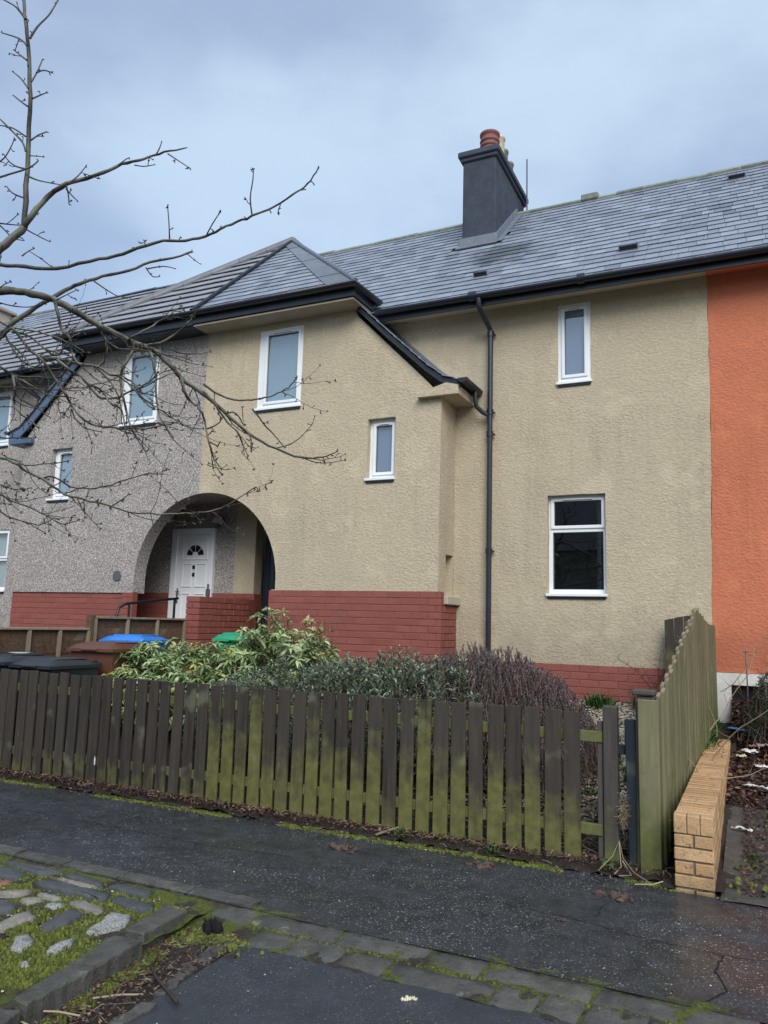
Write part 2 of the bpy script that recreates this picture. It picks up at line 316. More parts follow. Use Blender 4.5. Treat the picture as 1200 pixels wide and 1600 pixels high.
# ------------------------------------------------------------------ mesh helpers
def V(*a): return Vector(a)
class MB:
    def __init__(s): s.v = []; s.f = []; s.sm = []
    def add(s, vs, fs, smooth=False):
        o = len(s.v); s.v += [tuple(v) for v in vs]; s.f += [tuple(i+o for i in f) for f in fs]; s.sm += [smooth]*len(fs); return s
    def box(s, x0, x1, y0, y1, z0, z1, M=None):
        vs = [V(x, y, z) for z in (z0, z1) for y in (y0, y1) for x in (x0, x1)]
        if M is not None: vs = [M @ v for v in vs]
        return s.add(vs, [(0, 2, 3, 1), (4, 5, 7, 6), (0, 1, 5, 4), (2, 6, 7, 3), (0, 4, 6, 2), (1, 3, 7, 5)])
    def cbox(s, x0, x1, y0, y1, z0, z1, c=.004, M=None):
        """box with chamfered edges"""
        b = bmesh.new(); bmesh.ops.create_cube(b, size=1)
        for v in b.verts: v.co = V((x0+x1)/2+v.co.x*(x1-x0), (y0+y1)/2+v.co.y*(y1-y0), (z0+z1)/2+v.co.z*(z1-z0))
        bmesh.ops.bevel(b, geom=b.edges[:], offset=c, segments=1, affect='EDGES')
        b.verts.index_update(); vs = [(M @ v.co) if M is not None else v.co.copy() for v in b.verts]
        s.add(vs, [tuple(v.index for v in f.verts) for f in b.faces]); b.free(); return s
    def prism(s, poly, top, bot):
        """poly: list of world points (base loop); extruded between offset vectors bot and top"""
        n = len(poly); vs = [p+bot for p in poly]+[p+top for p in poly]
        return s.add(vs, [tuple(reversed(range(n))), tuple(range(n, 2*n))]+[(i, (i+1) % n, n+(i+1) % n, n+i) for i in range(n)])
    def tube(s, pts, rad, k=6, cap=True, smooth=True):
        pts = [Vector(p) for p in pts]
        if not isinstance(rad, (list, tuple)): rad = [rad]*len(pts)
        vs = []; pn = None
        for i, p in enumerate(pts):
            t = (pts[min(i+1, len(pts)-1)]-pts[max(i-1, 0)]).normalized()
            if pn is None: pn = t.cross(V(.3, .2, 1)).normalized() if abs(t.z) < .95 else t.cross(V(1, 0, 0)).normalized()
            else: pn = (pn-t*pn.dot(t)).normalized()
            bn = t.cross(pn)
            for j in range(k):
                a = 2*math.pi*j/k; vs.append(p+(pn*math.cos(a)+bn*math.sin(a))*rad[i])
        fs = [(i*k+j, i*k+(j+1) % k, (i+1)*k+(j+1) % k, (i+1)*k+j) for i in range(len(pts)-1) for j in range(k)]
        s.add(vs, fs, smooth)
        if cap: s.add([vs[j] for j in range(k)], [tuple(reversed(range(k)))]); s.add(vs[-k:], [tuple(range(k))])
        return s
    def lathe(s, c, prof, k=20, axis='Z', smooth=True):
        vs = []; c = Vector(c)
        for r, h in prof:
            for j in range(k):
                a = 2*math.pi*j/k; x, y = r*math.cos(a), r*math.sin(a)
                vs.append(c+(V(x, y, h) if axis == 'Z' else V(x, h, y) if axis == 'Y' else V(h, x, y)))
        n = len(prof); fs = [(i*k+j, i*k+(j+1) % k, (i+1)*k+(j+1) % k, (i+1)*k+j) for i in range(n-1) for j in range(k)]
        s.add(vs, fs, smooth); s.add(vs[:k], [tuple(reversed(range(k)))]); s.add(vs[-k:], [tuple(range(k))]); return s
    def blob(s, c, rx, ry, rz, seed=0, jag=.3, sub=2):
        b = bmesh.new(); bmesh.ops.create_icosphere(b, subdivisions=sub, radius=1); b.verts.index_update()
        vs = []
        for v in b.verts:
            d = 1+jag*noise.noise(v.co*1.7+V(seed*3.1, seed, 0))*1.6
            vs.append(V(c[0]+v.co.x*rx*d, c[1]+v.co.y*ry*d, c[2]+v.co.z*rz*d))
        s.add(vs, [tuple(v.index for v in f.verts) for f in b.faces], True); b.free(); return s
    def mesh(s, name, fix=True):
        me = bpy.data.meshes.new(name); me.from_pydata(s.v, [], s.f); me.polygons.foreach_set('use_smooth', s.sm)
        if fix:
            b = bmesh.new(); b.from_mesh(me); bmesh.ops.recalc_face_normals(b, faces=b.faces); b.to_mesh(me); b.free()
        me.update(); return me
    def build(s, name, mat, parent=None, fix=True, **props):
        return obj(name, s.mesh(name, fix), mat, parent, **props)
def obj(name, me, mat, parent=None, **props):
    if mat and not me.materials:
        for m in ([mat] if isinstance(mat, str) else mat): me.materials.append(MATS[m])
    o = bpy.data.objects.new(name, me); COL.objects.link(o)
    if parent: o.parent = parent
    for k, v in props.items(): o[k] = v
    return o
def thing(name, label, cat, group=None, loc=(0, 0, 0), rz=0):
    o = bpy.data.objects.new(name, None); COL.objects.link(o); o.location = loc; o.rotation_euler = (0, 0, rz)
    o.empty_display_size = .1
    o['label'] = label; o['category'] = cat
    if group: o['group'] = group
    return o
def tag(o, label, cat, group=None):
    o['label'] = label; o['category'] = cat
    if group: o['group'] = group
    return o
def clip(poly, a, b_, c):
    """keep the part of a 2D polygon where a*x+b*y<=c"""
    out = []
    for i in range(len(poly)):
        p, q = poly[i], poly[(i+1) % len(poly)]
        dp, dq = a*p[0]+b_*p[1]-c, a*q[0]+b_*q[1]-c
        if dp <= 0: out.append(p)
        if (dp < 0) != (dq < 0) and dp != dq:
            t = dp/(dp-dq); out.append((p[0]+(q[0]-p[0])*t, p[1]+(q[1]-p[1])*t))
    return out
def rough_loop(loop, step=.12, j=.003):
    out = []
    for i in range(len(loop)):
        a, b = loop[i], loop[(i+1) % len(loop)]; d = math.dist(a, b); n = max(1, int(d/step))
        for k in range(n):
            t = k/n; x, y = a[0]+(b[0]-a[0])*t, a[1]+(b[1]-a[1])*t
            if k: x += R.uniform(-j, j); y += R.uniform(-j, j)
            out.append((x, y))
    return out
def wall_slab(outline, holes, fmap, depth, mb=None):
    """outline and holes in 2D (u,z); fmap(u,z,w) -> world, w = distance inward"""
    mb = mb or MB(); loops = [outline]+holes
    flat = [p for l in loops for p in l]
    tris = tessellate_polygon([[V(p[0], p[1], 0) for p in l] for l in loops])
    n = len(flat)
    mb.add([fmap(p[0], p[1], 0) for p in flat]+[fmap(p[0], p[1], depth) for p in flat],
           [tuple(t) for t in tris]+[tuple(n+i for i in reversed(t)) for t in tris] +
           [q for l, o in zip(loops, [sum(len(x) for x in loops[:i]) for i in range(len(loops))]) for q in
            [(o+i, o+(i+1) % len(l), n+o+(i+1) % len(l), n+o+i) for i in range(len(l))]])
    return mb
def rect(x0, x1, z0, z1): return rough_loop([(x0, z0), (x1, z0), (x1, z1), (x0, z1)])

# ------------------------------------------------------------------ brickwork: each brick an object sharing a few meshes
def chamfer_mesh(name, l, d, h, c=.004, seed=0):
    mb = MB(); mb.cbox(-l/2, l/2, -d/2, d/2, -h/2, h/2, c); me = mb.mesh(name)
    rr = random.Random(seed)
    for v in me.vertices: v.co += V(rr.uniform(-1, 1), rr.uniform(-1, 1), rr.uniform(-1, 1))*.0016
    return me
_bm = {}
def brick(l, d, h, mat, parent, M, name='brick', c=.004):
    key = (round(l, 3), d, h, mat, R.randrange(3))
    if key not in _bm:
        _bm[key] = chamfer_mesh(name, l, d, h, c, len(_bm)); _bm[key].materials.append(MATS[mat])
    o = bpy.data.objects.new(name, _bm[key]); COL.objects.link(o); o.parent = parent; o.matrix_local = M; return o
def brick_band(parent, origin, u, length, z0, courses, mat='red_painted_brick', bl=.215, bh=.0765, pitch=.085, proud=.004, first=0):
    """stretcher courses laid along unit vector u from origin, top course at z0 going down; n points at the viewer"""
    u = Vector(u); n = V(u.y, -u.x, 0); ang = math.atan2(u.y, u.x); o = Vector(origin)
    for k in range(courses):
        z = z0-k*pitch-bh/2-.004; x = -(bl+.007)/2 if (k+first) % 2 else 0.
        while x < length-.02:
            a, b_ = max(0, x), min(length, x+bl)
            if b_-a > .03:
                p = o+u*((a+b_)/2)+n*(proud/2-.03+R.uniform(-.0015, .0015)); p.z = z
                brick(round(b_-a, 2), .06+proud, bh, mat, parent, Matrix.Translation(p) @ Matrix.Rotation(ang+R.uniform(-.003, .003), 4, 'Z'))
            x += bl+.007

# ------------------------------------------------------------------ slates and tiles
CAMP = V(0, 0, H)
def slate_field(origin, u, v, length, rise, clips, gauge, wrange, thick, lap=1.25, skip=None, seed=1, jitter=.010, gap=.019):
    """returns [(MB, centre)] of single slates on the plane origin+u*a+v*b, 0<=a<=length, 0<=b<=rise, inside the half planes clips"""
    rr = random.Random(seed); u, v = Vector(u), Vector(v); n = u.cross(v).normalized(); res = []
    b0 = 0.; row = 0
    while b0 < rise-.02:
        a = -rr.uniform(0, wrange[1])
        while a < length:
            w = rr.uniform(*wrange); g = rr.uniform(.002, .006)
            lo = b0+rr.uniform(-jitter, jitter); hi = min(b0+gauge*lap, rise)
            poly = [(a+g/2, lo), (a+w-g/2, lo+rr.uniform(-jitter, jitter)*.6), (a+w-g/2, hi), (a+g/2, hi)]
            poly = clip(clip(poly, -1, 0, 0), 1, 0, length)
            for c in clips:
                if len(poly) < 3: break
                poly = clip(poly, *c)
            cx, cy = a+w/2, b0+gauge/2
            if len(poly) >= 3 and not (skip and skip(cx, cy)):
                ar = abs(sum(poly[i][0]*poly[(i+1) % len(poly)][1]-poly[(i+1) % len(poly)][0]*poly[i][1] for i in range(len(poly))))/2
                if ar > .002:
                    lift = rr.uniform(.0, .003); mb = MB(); pts_t = []; pts_b = []
                    for (x, y) in poly:
                        t = (y-b0)/gauge; h = max(.0015, gap*(1-t/lap))+lift
                        base = origin+u*x+v*y+n*h; pts_b.append(base); pts_t.append(base+n*thick)
                    k = len(poly)
                    mb.add(pts_b+pts_t, [tuple(reversed(range(k))), tuple(range(k, 2*k))]+[(i, (i+1) % k, k+(i+1) % k, k+i) for i in range(k)])
                    res.append((mb, origin+u*cx+v*cy))
            a += w
        b0 += gauge; row += 1
    return res
def px_of(p):
    d = Vector(p)-CAMP; z = d.dot(f1)
    return (600+1208.5*d.dot(r2)/z, 800-1208.5*d.dot(u2)/z, z) if z > 0 else (-9999, 0, 1)
def emit_pieces(pieces, name, mat, parent, limit=300, rest='slate_mass', want=None):
    """the limit pieces that show largest become parts, the others one joined part"""
    def key(pc):
        x, y, d = px_of(pc[1]); inside = -20 < x < 1220 and -20 < y < 1620
        return (0 if inside and (want is None or want(pc[1])) else 1, d)
    pieces = sorted(pieces, key=key); far = MB()
    for i, (mb, c) in enumerate(pieces):
        if i < limit: mb.build(name, mat, parent)
        else: far.add(mb.v, mb.f)
    if len(pieces) > limit: far.build(rest, mat, parent, fix=False, kind='stuff')

# ------------------------------------------------------------------ windows
def window(parent, x0, x1, z0, z1, Y, setback=.08, light='mirrored_sky_pale', transom=None, sill=True, frame=.045, sash=.036, left_wide=0.):
    w = MB(); y0, y1 = Y+setback, Y+setback+.07
    fx0, fx1, fz0, fz1 = x0-.01, x1+.01, z0, z1+.01
    for a in ((fx0, x0+frame+left_wide, fz0, fz1), (x1-frame, fx1, fz0, fz1), (x0+frame+left_wide, x1-frame, fz0, fz0+frame+.02), (x0+frame+left_wide, x1-frame, z1-frame, fz1)):
        w.cbox(a[0], a[1], y0, y1, a[2], a[3], .004)
    if transom: w.cbox(x0+frame, x1-frame, y0, y1, transom-.025, transom+.025, .004)
    W_ = w.build('window', 'upvc_white', parent)
    def light_(a0, a1, b0, b1, sashed=True, vent=True):
        if sashed:
            m_ = MB(); ys = y0-.018
            for a in ((a0, a0+sash, b0, b1), (a1-sash, a1, b0, b1), (a0+sash, a1-sash, b0, b0+sash), (a0+sash, a1-sash, b1-sash, b1)):
                m_.cbox(a[0]-.002, a[1]+.002, ys, ys+.05, a[2]-.002, a[3]+.002, .005)
            m_.build('sash', 'upvc_white', W_)
            a0 += sash; a1 -= sash; b0 += sash; b1 -= sash
        g = MB()
        for a in ((a0, a0+.006, b0, b1), (a1-.006, a1, b0, b1), (a0+.006, a1-.006, b0, b0+.006), (a0+.006, a1-.006, b1-.006, b1)): g.box(a[0], a[1], y0+.012, y0+.02, a[2], a[3])
        g.build('gasket', 'upvc_dark_gasket', W_)
        p = MB(); p.box(a0+.002, a1-.002, y0+.026, y0+.030, b0+.002, b1-.002); p.build('pane', 'window_glass', W_)
        if vent:
            q = MB(); vx = (a1-a0)*.62; mx_ = (a0+a1)/2
            q.cbox(mx_-vx/2, mx_+vx/2, y0-.030, y0-.016, b1+.010, b1+.026, .003); q.build('trickle_vent', 'upvc_white', W_)
            q = MB(); q.box(mx_-vx/2+.005, mx_+vx/2-.005, y0-.024, y0-.0165, b1+.006, b1+.0095); q.build('vent_slot', 'upvc_dark_gasket', W_)
    ix0, ix1, iz0, iz1 = x0+frame+left_wide, x1-frame, z0+frame+.02, z1-frame
    if transom:
        light_(ix0-.02, ix1+.02, transom+.02, iz1+.015); light_(ix0, ix1, iz0, transom-.025, sashed=False, vent=False)
    else: light_(ix0, ix1, iz0, iz1)
    if light == 'room_dark':
        rm = MB(); rm.box(x0-.4, x1+.4, Y+1.6, Y+1.65, z0-.3, z1+.3); rm.box(x0-.45, x0-.4, Y+.3, Y+1.6, z0-.3, z1+.3); rm.box(x1+.4, x1+.45, Y+.3, Y+1.6, z0-.3, z1+.3)
        rm.box(x0-.4, x1+.4, Y+.3, Y+1.6, z1+.25, z1+.3); rm.box(x0-.4, x1+.4, Y+.3, Y+1.6, z0-.3, z0-.25); rm.build('room_behind', 'room_dark', W_)
    elif light == 'blind_vertical':
        bl = MB(); x = x0
        while x < x1: bl.box(x, x+.085, Y+setback+.075, Y+setback+.080+R.uniform(0, .012), z0, z1); x += .088
        bl.box(x0-.1, x1+.1, Y+setback+.2, Y+setback+.21, z0-.1, z1+.1); bl.build('vertical_blind', 'blind_vertical', W_)
    else:
        bl = MB(); bl.box(x0-.02, x1+.02, Y+setback+.045, Y+setback+.048, z0, z1); bl.build('mirrored_sky_sheet', light, W_)  # plain sheet close behind the glass, coloured like the sky's reflection
    if sill:
        s_ = MB(); s_.cbox(x0-.02, x1+.012, Y-.035, Y+setback+.01, z0-.022, z0+.012, .004)
        s_.build('window_sill', 'upvc_white', W_)
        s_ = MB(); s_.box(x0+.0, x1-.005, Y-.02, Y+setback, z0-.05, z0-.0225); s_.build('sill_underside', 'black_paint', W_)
    return W_
def half_gutter(pts, r=.058, side=None):
    """half-round gutter swept along horizontal pts"""
    mb = MB(); pts = [Vector(p) for p in pts]; k = 8; vs = []; t_ = .005
    for i, p in enumerate(pts):
        d = (pts[min(i+1, len(pts)-1)]-pts[max(i-1, 0)]).normalized()
        if 0 < i < len(pts)-1:
            d1, d2 = (pts[i]-pts[i-1]).normalized(), (pts[i+1]-pts[i]).normalized(); sc = 1/max(.3, math.cos(d1.angle(d2)/2))
        else: sc = 1
        n = V(d.y, -d.x, 0).normalized()*sc
        ring = [p+n*(r*math.cos(a))+V(0, 0, -r*math.sin(a)) for a in [math.pi*j/k for j in range(k+1)]]
        ring += [p+n*((r-t_)*math.cos(a))+V(0, 0, -(r-t_)*math.sin(a)+.001) for a in [math.pi*j/k for j in reversed(range(k+1))]]
        vs += ring
    m_ = 2*(k+1)
    fs = [(i*m_+j, i*m_+(j+1) % m_, (i+1)*m_+(j+1) % m_, (i+1)*m_+j) for i in range(len(pts)-1) for j in range(m_)]
    mb.add(vs, fs, True)
    for e in (0, len(pts)-1):
        ring = vs[e*m_:e*m_+k+1]; mb.add(ring, [tuple(range(k+1))])
    return mb
TREE=[
('limb',0.0292,0.0196,[(-3.781,2.556,3.248),(-3.666,2.642,3.426),(-3.622,2.697,3.522),(-3.592,2.756,3.620)]),
('branch',0.0160,0.0078,[(-3.592,2.756,3.620),(-3.581,2.735,3.854),(-3.671,2.787,4.181),(-3.628,2.738,4.417),(-3.730,2.781,4.722),(-3.721,2.734,4.891),(-3.833,2.767,5.189),(-3.858,2.699,5.420),(-3.944,2.691,5.797)]),
('branch',0.0178,0.0043,[(-3.592,2.756,3.620),(-3.546,2.761,3.689),(-3.569,2.872,3.857),(-3.424,2.872,3.909),(-3.463,2.992,4.001),(-3.301,3.003,4.017),(-3.299,3.138,4.147),(-3.171,3.135,4.141),(-3.180,3.269,4.252),(-3.053,3.264,4.246),(-3.024,3.367,4.321)]),
('limb',0.0136,0.0031,[(-3.822,2.463,3.359),(-3.612,2.535,3.323),(-3.520,2.579,3.309),(-3.360,2.609,3.278),(-3.215,2.686,3.276),(-3.022,2.714,3.295),(-2.912,2.777,3.331),(-2.763,2.777,3.344),(-2.659,2.843,3.393),(-2.510,2.841,3.369),(-2.441,2.901,3.402),(-2.320,2.873,3.404),(-2.268,2.929,3.459),(-2.148,2.895,3.446),(-2.070,2.968,3.521),(-1.950,2.924,3.528),(-1.917,2.984,3.596),(-1.825,2.921,3.595),(-1.809,2.937,3.650)]),
('limb',0.0285,0.0053,[(-3.987,2.638,3.169),(-3.856,2.727,3.259),(-3.697,2.725,3.250),(-3.659,2.816,3.278),(-3.509,2.821,3.236),(-3.480,2.905,3.235),(-3.355,2.910,3.169),(-3.304,3.002,3.133),(-3.170,3.020,3.057),(-3.111,3.108,3.024),(-3.001,3.119,2.976),(-2.966,3.185,2.953),(-2.879,3.197,2.879),(-2.840,3.263,2.814),(-2.743,3.288,2.744),(-2.666,3.365,2.670),(-2.560,3.409,2.569),(-2.477,3.479,2.495),(-2.375,3.522,2.442),(-2.285,3.581,2.404),(-2.188,3.626,2.392)]),
('branch',0.0053,0.0025,[(-2.188,3.626,2.392),(-2.147,3.697,2.415),(-2.064,3.679,2.438)]),
('limb',0.0205,0.0061,[(-4.154,2.833,2.842),(-3.991,2.936,3.061),(-3.887,2.969,3.185),(-3.861,3.050,3.279),(-3.733,3.092,3.364),(-3.691,3.188,3.462),(-3.610,3.208,3.493),(-3.570,3.315,3.569),(-3.412,3.365,3.596),(-3.351,3.485,3.698),(-3.206,3.522,3.721),(-3.140,3.619,3.792)]),
('branch',0.0080,0.0035,[(-3.016,3.134,2.983),(-2.900,3.132,2.989),(-2.846,3.194,3.051),(-2.745,3.152,3.073),(-2.734,3.187,3.125),(-2.688,3.156,3.135)]),
('branch',0.0071,0.0036,[(-3.095,3.091,3.016),(-2.995,3.104,3.062),(-3.015,3.220,3.149),(-2.898,3.190,3.166),(-2.887,3.266,3.250)]),
('branch',0.0098,0.0042,[(-3.456,2.885,3.220),(-3.398,2.865,3.128),(-3.386,2.899,3.047),(-3.290,2.863,2.973),(-3.297,2.893,2.905),(-3.203,2.850,2.825),(-3.176,2.862,2.801)]),
('branch',0.0064,0.0028,[(-3.246,3.008,3.085),(-3.213,3.032,3.034),(-3.148,2.996,2.939),(-3.171,3.014,2.893),(-3.185,2.966,2.825)]),
('branch',0.0057,0.0024,[(-3.207,3.038,3.009),(-3.157,3.087,2.971),(-2.981,3.030,2.925),(-2.915,3.080,2.926)]),
('branch',0.0107,0.0033,[(-3.063,3.110,2.996),(-3.071,3.108,2.948),(-3.052,3.031,2.840),(-3.089,3.057,2.769),(-3.011,3.002,2.655),(-3.021,3.048,2.580),(-2.929,2.990,2.487),(-2.927,3.045,2.431),(-2.812,2.991,2.342),(-2.800,2.999,2.366)]),
('branch',0.0089,0.0033,[(-2.991,3.150,2.959),(-2.923,3.118,2.878),(-2.907,3.125,2.787),(-2.851,3.080,2.661),(-2.827,3.081,2.571),(-2.748,3.049,2.486),(-2.688,3.045,2.422)]),
('branch',0.0079,0.0033,[(-2.803,3.210,2.801),(-2.740,3.164,2.708),(-2.745,3.243,2.667),(-2.626,3.168,2.592),(-2.645,3.240,2.542),(-2.548,3.166,2.411),(-2.572,3.235,2.342),(-2.471,3.160,2.252),(-2.462,3.183,2.232)]),
('branch',0.0079,0.0034,[(-2.695,3.273,2.728),(-2.603,3.258,2.649),(-2.569,3.333,2.558),(-2.462,3.280,2.493),(-2.460,3.342,2.427),(-2.398,3.308,2.352)]),
('branch',0.0070,0.0027,[(-2.693,3.267,2.769),(-2.609,3.316,2.709),(-2.492,3.335,2.677),(-2.416,3.376,2.684),(-2.337,3.380,2.691),(-2.271,3.403,2.720),(-2.212,3.404,2.749),(-2.176,3.401,2.787)]),
('branch',0.0060,0.0029,[(-2.888,3.198,2.973),(-2.878,3.292,2.978),(-2.773,3.278,2.955),(-2.742,3.376,2.999)]),
('branch',0.0053,0.0025,[(-2.628,3.317,2.653),(-2.592,3.342,2.616),(-2.471,3.274,2.587),(-2.468,3.331,2.548),(-2.404,3.279,2.516)]),
('branch',0.0060,0.0027,[(-2.536,3.376,2.559),(-2.442,3.370,2.492),(-2.412,3.354,2.390),(-2.384,3.307,2.396)]),
('branch',0.0053,0.0026,[(-2.454,3.403,2.638),(-2.374,3.386,2.554),(-2.354,3.485,2.497),(-2.276,3.467,2.422)]),
('branch',0.0045,0.0024,[(-2.658,3.269,2.514),(-2.569,3.226,2.514),(-2.570,3.279,2.555),(-2.536,3.205,2.576)]),
('branch',0.0045,0.0024,[(-2.648,3.284,2.446),(-2.573,3.268,2.412),(-2.527,3.234,2.425)]),
('limb',0.0093,0.0022,[(-3.767,2.643,2.388),(-3.625,2.733,2.324),(-3.438,2.706,2.268),(-3.405,2.781,2.227),(-3.228,2.756,2.162),(-3.205,2.822,2.115),(-3.080,2.773,2.085),(-3.022,2.844,2.067),(-2.892,2.803,2.042),(-2.801,2.885,2.012),(-2.596,2.887,1.992),(-2.499,2.958,2.002),(-2.362,2.933,1.999),(-2.302,2.975,2.025),(-2.200,2.937,2.046),(-2.149,2.965,2.088),(-2.084,2.937,2.104)]),
('branch',0.0061,0.0023,[(-3.586,2.743,2.310),(-3.522,2.771,2.301),(-3.341,2.706,2.248),(-3.259,2.792,2.267),(-3.106,2.757,2.263)]),
('branch',0.0054,0.0023,[(-3.406,2.846,2.204),(-3.313,2.867,2.213),(-3.201,2.876,2.157),(-3.107,2.917,2.149),(-2.989,2.910,2.152),(-2.901,2.950,2.188),(-2.781,2.934,2.205),(-2.738,2.942,2.210)]),
('limb',0.0070,0.0025,[(-3.864,2.727,2.272),(-3.619,2.790,2.123),(-3.577,2.859,2.086),(-3.400,2.838,2.035),(-3.352,2.903,1.998),(-3.215,2.868,1.958),(-3.137,2.898,1.983)]),
('branch',0.0052,0.0022,[(-3.714,2.831,2.070),(-3.568,2.801,2.008),(-3.533,2.875,1.983),(-3.333,2.810,1.951),(-3.271,2.834,1.979)]),
('limb',0.0052,0.0022,[(-3.865,2.732,2.238),(-3.607,2.775,2.168),(-3.502,2.792,2.141),(-3.361,2.766,2.140)]),
('branch',0.0037,0.0018,[(-2.472,2.881,1.990),(-2.436,2.871,2.030),(-2.365,2.812,2.043)]),
('branch',0.0038,0.0018,[(-2.844,2.808,2.025),(-2.798,2.826,2.055),(-2.684,2.765,2.074)]),
('limb',0.0104,0.0041,[(-3.834,2.616,3.063),(-3.678,2.722,2.967),(-3.558,2.713,3.015),(-3.528,2.787,2.936),(-3.402,2.793,2.843),(-3.383,2.870,2.764),(-3.285,2.856,2.668),(-3.301,2.918,2.626),(-3.199,2.897,2.540),(-3.171,2.985,2.507),(-3.049,2.958,2.480),(-3.007,3.053,2.492),(-2.823,3.047,2.482),(-2.737,3.118,2.519)]),
('branch',0.0106,0.0034,[(-3.491,2.866,2.878),(-3.378,2.875,2.870),(-3.341,2.929,2.869),(-3.230,2.918,2.833),(-3.172,2.976,2.830),(-3.079,2.967,2.777),(-3.037,3.009,2.767),(-2.958,3.003,2.703),(-2.898,3.056,2.630),(-2.842,3.057,2.583)]),
('branch',0.0087,0.0033,[(-3.372,2.871,2.860),(-3.267,2.847,2.797),(-3.265,2.935,2.778),(-3.124,2.875,2.701),(-3.120,2.963,2.684),(-2.994,2.900,2.591),(-2.994,2.983,2.578),(-2.893,2.913,2.465),(-2.898,2.949,2.389)]),
('limb',0.0089,0.0031,[(-3.931,2.698,2.959),(-3.703,2.776,2.838),(-3.677,2.841,2.801),(-3.533,2.834,2.734),(-3.496,2.911,2.698),(-3.349,2.893,2.660),(-3.301,2.936,2.660)]),
('branch',0.0062,0.0027,[(-3.680,2.844,2.802),(-3.568,2.920,2.801),(-3.458,2.934,2.785),(-3.418,2.973,2.781)]),
('branch',0.0056,0.0024,[(-3.619,2.735,2.966),(-3.570,2.827,2.882),(-3.458,2.784,2.800),(-3.476,2.880,2.826),(-3.319,2.851,2.805),(-3.293,2.906,2.873)]),
('branch',0.0070,0.0026,[(-3.592,2.741,3.008),(-3.536,2.807,2.999),(-3.403,2.808,2.909),(-3.400,2.892,2.897),(-3.275,2.858,2.962),(-3.257,2.902,3.012)]),
('branch',0.0059,0.0026,[(-3.591,2.738,3.029),(-3.450,2.795,3.008),(-3.345,2.878,2.968),(-3.244,2.923,2.916)]),
('branch',0.0070,0.0031,[(-3.637,2.811,2.783),(-3.561,2.776,2.685),(-3.625,2.826,2.634),(-3.497,2.763,2.551),(-3.504,2.831,2.534),(-3.396,2.808,2.473)]),
('branch',0.0052,0.0024,[(-3.585,2.797,2.675),(-3.491,2.770,2.623),(-3.469,2.835,2.602),(-3.339,2.827,2.528)]),
('branch',0.0078,0.0034,[(-3.250,2.944,2.764),(-3.199,2.969,2.702),(-3.135,2.980,2.655),(-3.067,3.004,2.655),(-3.008,3.011,2.675),(-2.917,3.031,2.707),(-2.865,3.043,2.740),(-2.810,3.041,2.785)]),
('branch',0.0056,0.0025,[(-3.185,2.965,2.828),(-3.155,3.010,2.781),(-3.026,2.960,2.680),(-3.050,3.026,2.631),(-2.997,2.994,2.512)]),
('branch',0.0059,0.0025,[(-3.046,3.040,2.777),(-3.020,3.088,2.753),(-2.920,3.039,2.656),(-2.927,3.121,2.644),(-2.809,3.070,2.583),(-2.808,3.161,2.565),(-2.670,3.117,2.496),(-2.607,3.185,2.490)]),
('branch',0.0049,0.0022,[(-3.313,2.941,2.598),(-3.259,2.943,2.522),(-3.175,2.948,2.474),(-3.097,2.954,2.462)]),
('branch',0.0045,0.0022,[(-3.659,2.756,2.708),(-3.471,2.766,2.686),(-3.388,2.860,2.690),(-3.205,2.866,2.690)]),
('branch',0.0052,0.0023,[(-3.685,2.787,2.439),(-3.482,2.727,2.402),(-3.330,2.740,2.396)]),
('branch',0.0056,0.0025,[(-3.624,2.728,2.994),(-3.570,2.787,2.869),(-3.524,2.856,2.842),(-3.457,2.879,2.885),(-3.438,2.927,2.972),(-3.414,2.933,3.045)]),
('branch',0.0056,0.0025,[(-3.662,2.698,3.068),(-3.634,2.780,3.040),(-3.514,2.798,2.920),(-3.543,2.886,2.913),(-3.440,2.881,2.927),(-3.393,2.962,2.923)]),
('branch',0.0055,0.0024,[(-2.981,3.029,2.695),(-2.950,3.075,2.723),(-2.768,3.031,2.749),(-2.727,3.081,2.781)]),
('twig',0.0071,0.0029,[(-3.543,2.599,4.765),(-3.613,2.588,4.853),(-3.692,2.578,4.913),(-3.785,2.562,4.973)]),
('twig',0.0071,0.0033,[(-3.525,2.624,4.660),(-3.507,2.648,4.743),(-3.470,2.681,4.824),(-3.455,2.704,4.898),(-3.443,2.726,4.976)]),
('twig',0.0064,0.0029,[(-3.542,2.622,4.621),(-3.621,2.629,4.695),(-3.753,2.610,4.761)]),
('twig',0.0057,0.0036,[(-3.545,2.634,4.540),(-3.611,2.649,4.596),(-3.672,2.667,4.649)]),
('twig',0.0057,0.0033,[(-3.527,2.661,4.421),(-3.537,2.698,4.512),(-3.548,2.732,4.616)]),
('twig',0.0046,0.0033,[(-3.499,2.666,4.471),(-3.504,2.712,4.521),(-3.505,2.764,4.546)]),
('twig',0.0057,0.0033,[(-3.544,2.658,4.385),(-3.622,2.663,4.474),(-3.702,2.669,4.543)]),
('twig',0.0053,0.0033,[(-3.524,2.677,4.329),(-3.535,2.720,4.377),(-3.536,2.768,4.430)]),
('twig',0.0053,0.0033,[(-3.551,2.671,4.286),(-3.624,2.683,4.343),(-3.701,2.692,4.407)]),
('twig',0.0053,0.0033,[(-3.539,2.706,4.100),(-3.543,2.751,4.160),(-3.541,2.800,4.210)]),
('twig',0.0064,0.0033,[(-3.570,2.701,4.039),(-3.605,2.702,4.103),(-3.666,2.690,4.167),(-3.750,2.665,4.252),(-3.810,2.656,4.303)]),
('twig',0.0053,0.0029,[(-3.567,2.689,4.120),(-3.672,2.683,4.195),(-3.779,2.681,4.239)]),
('twig',0.0053,0.0029,[(-3.574,2.715,3.941),(-3.649,2.710,3.973),(-3.712,2.710,4.019),(-3.769,2.711,4.081)]),
('twig',0.0053,0.0029,[(-3.733,2.635,3.957),(-3.712,2.674,4.013),(-3.703,2.703,4.091),(-3.710,2.726,4.162)]),
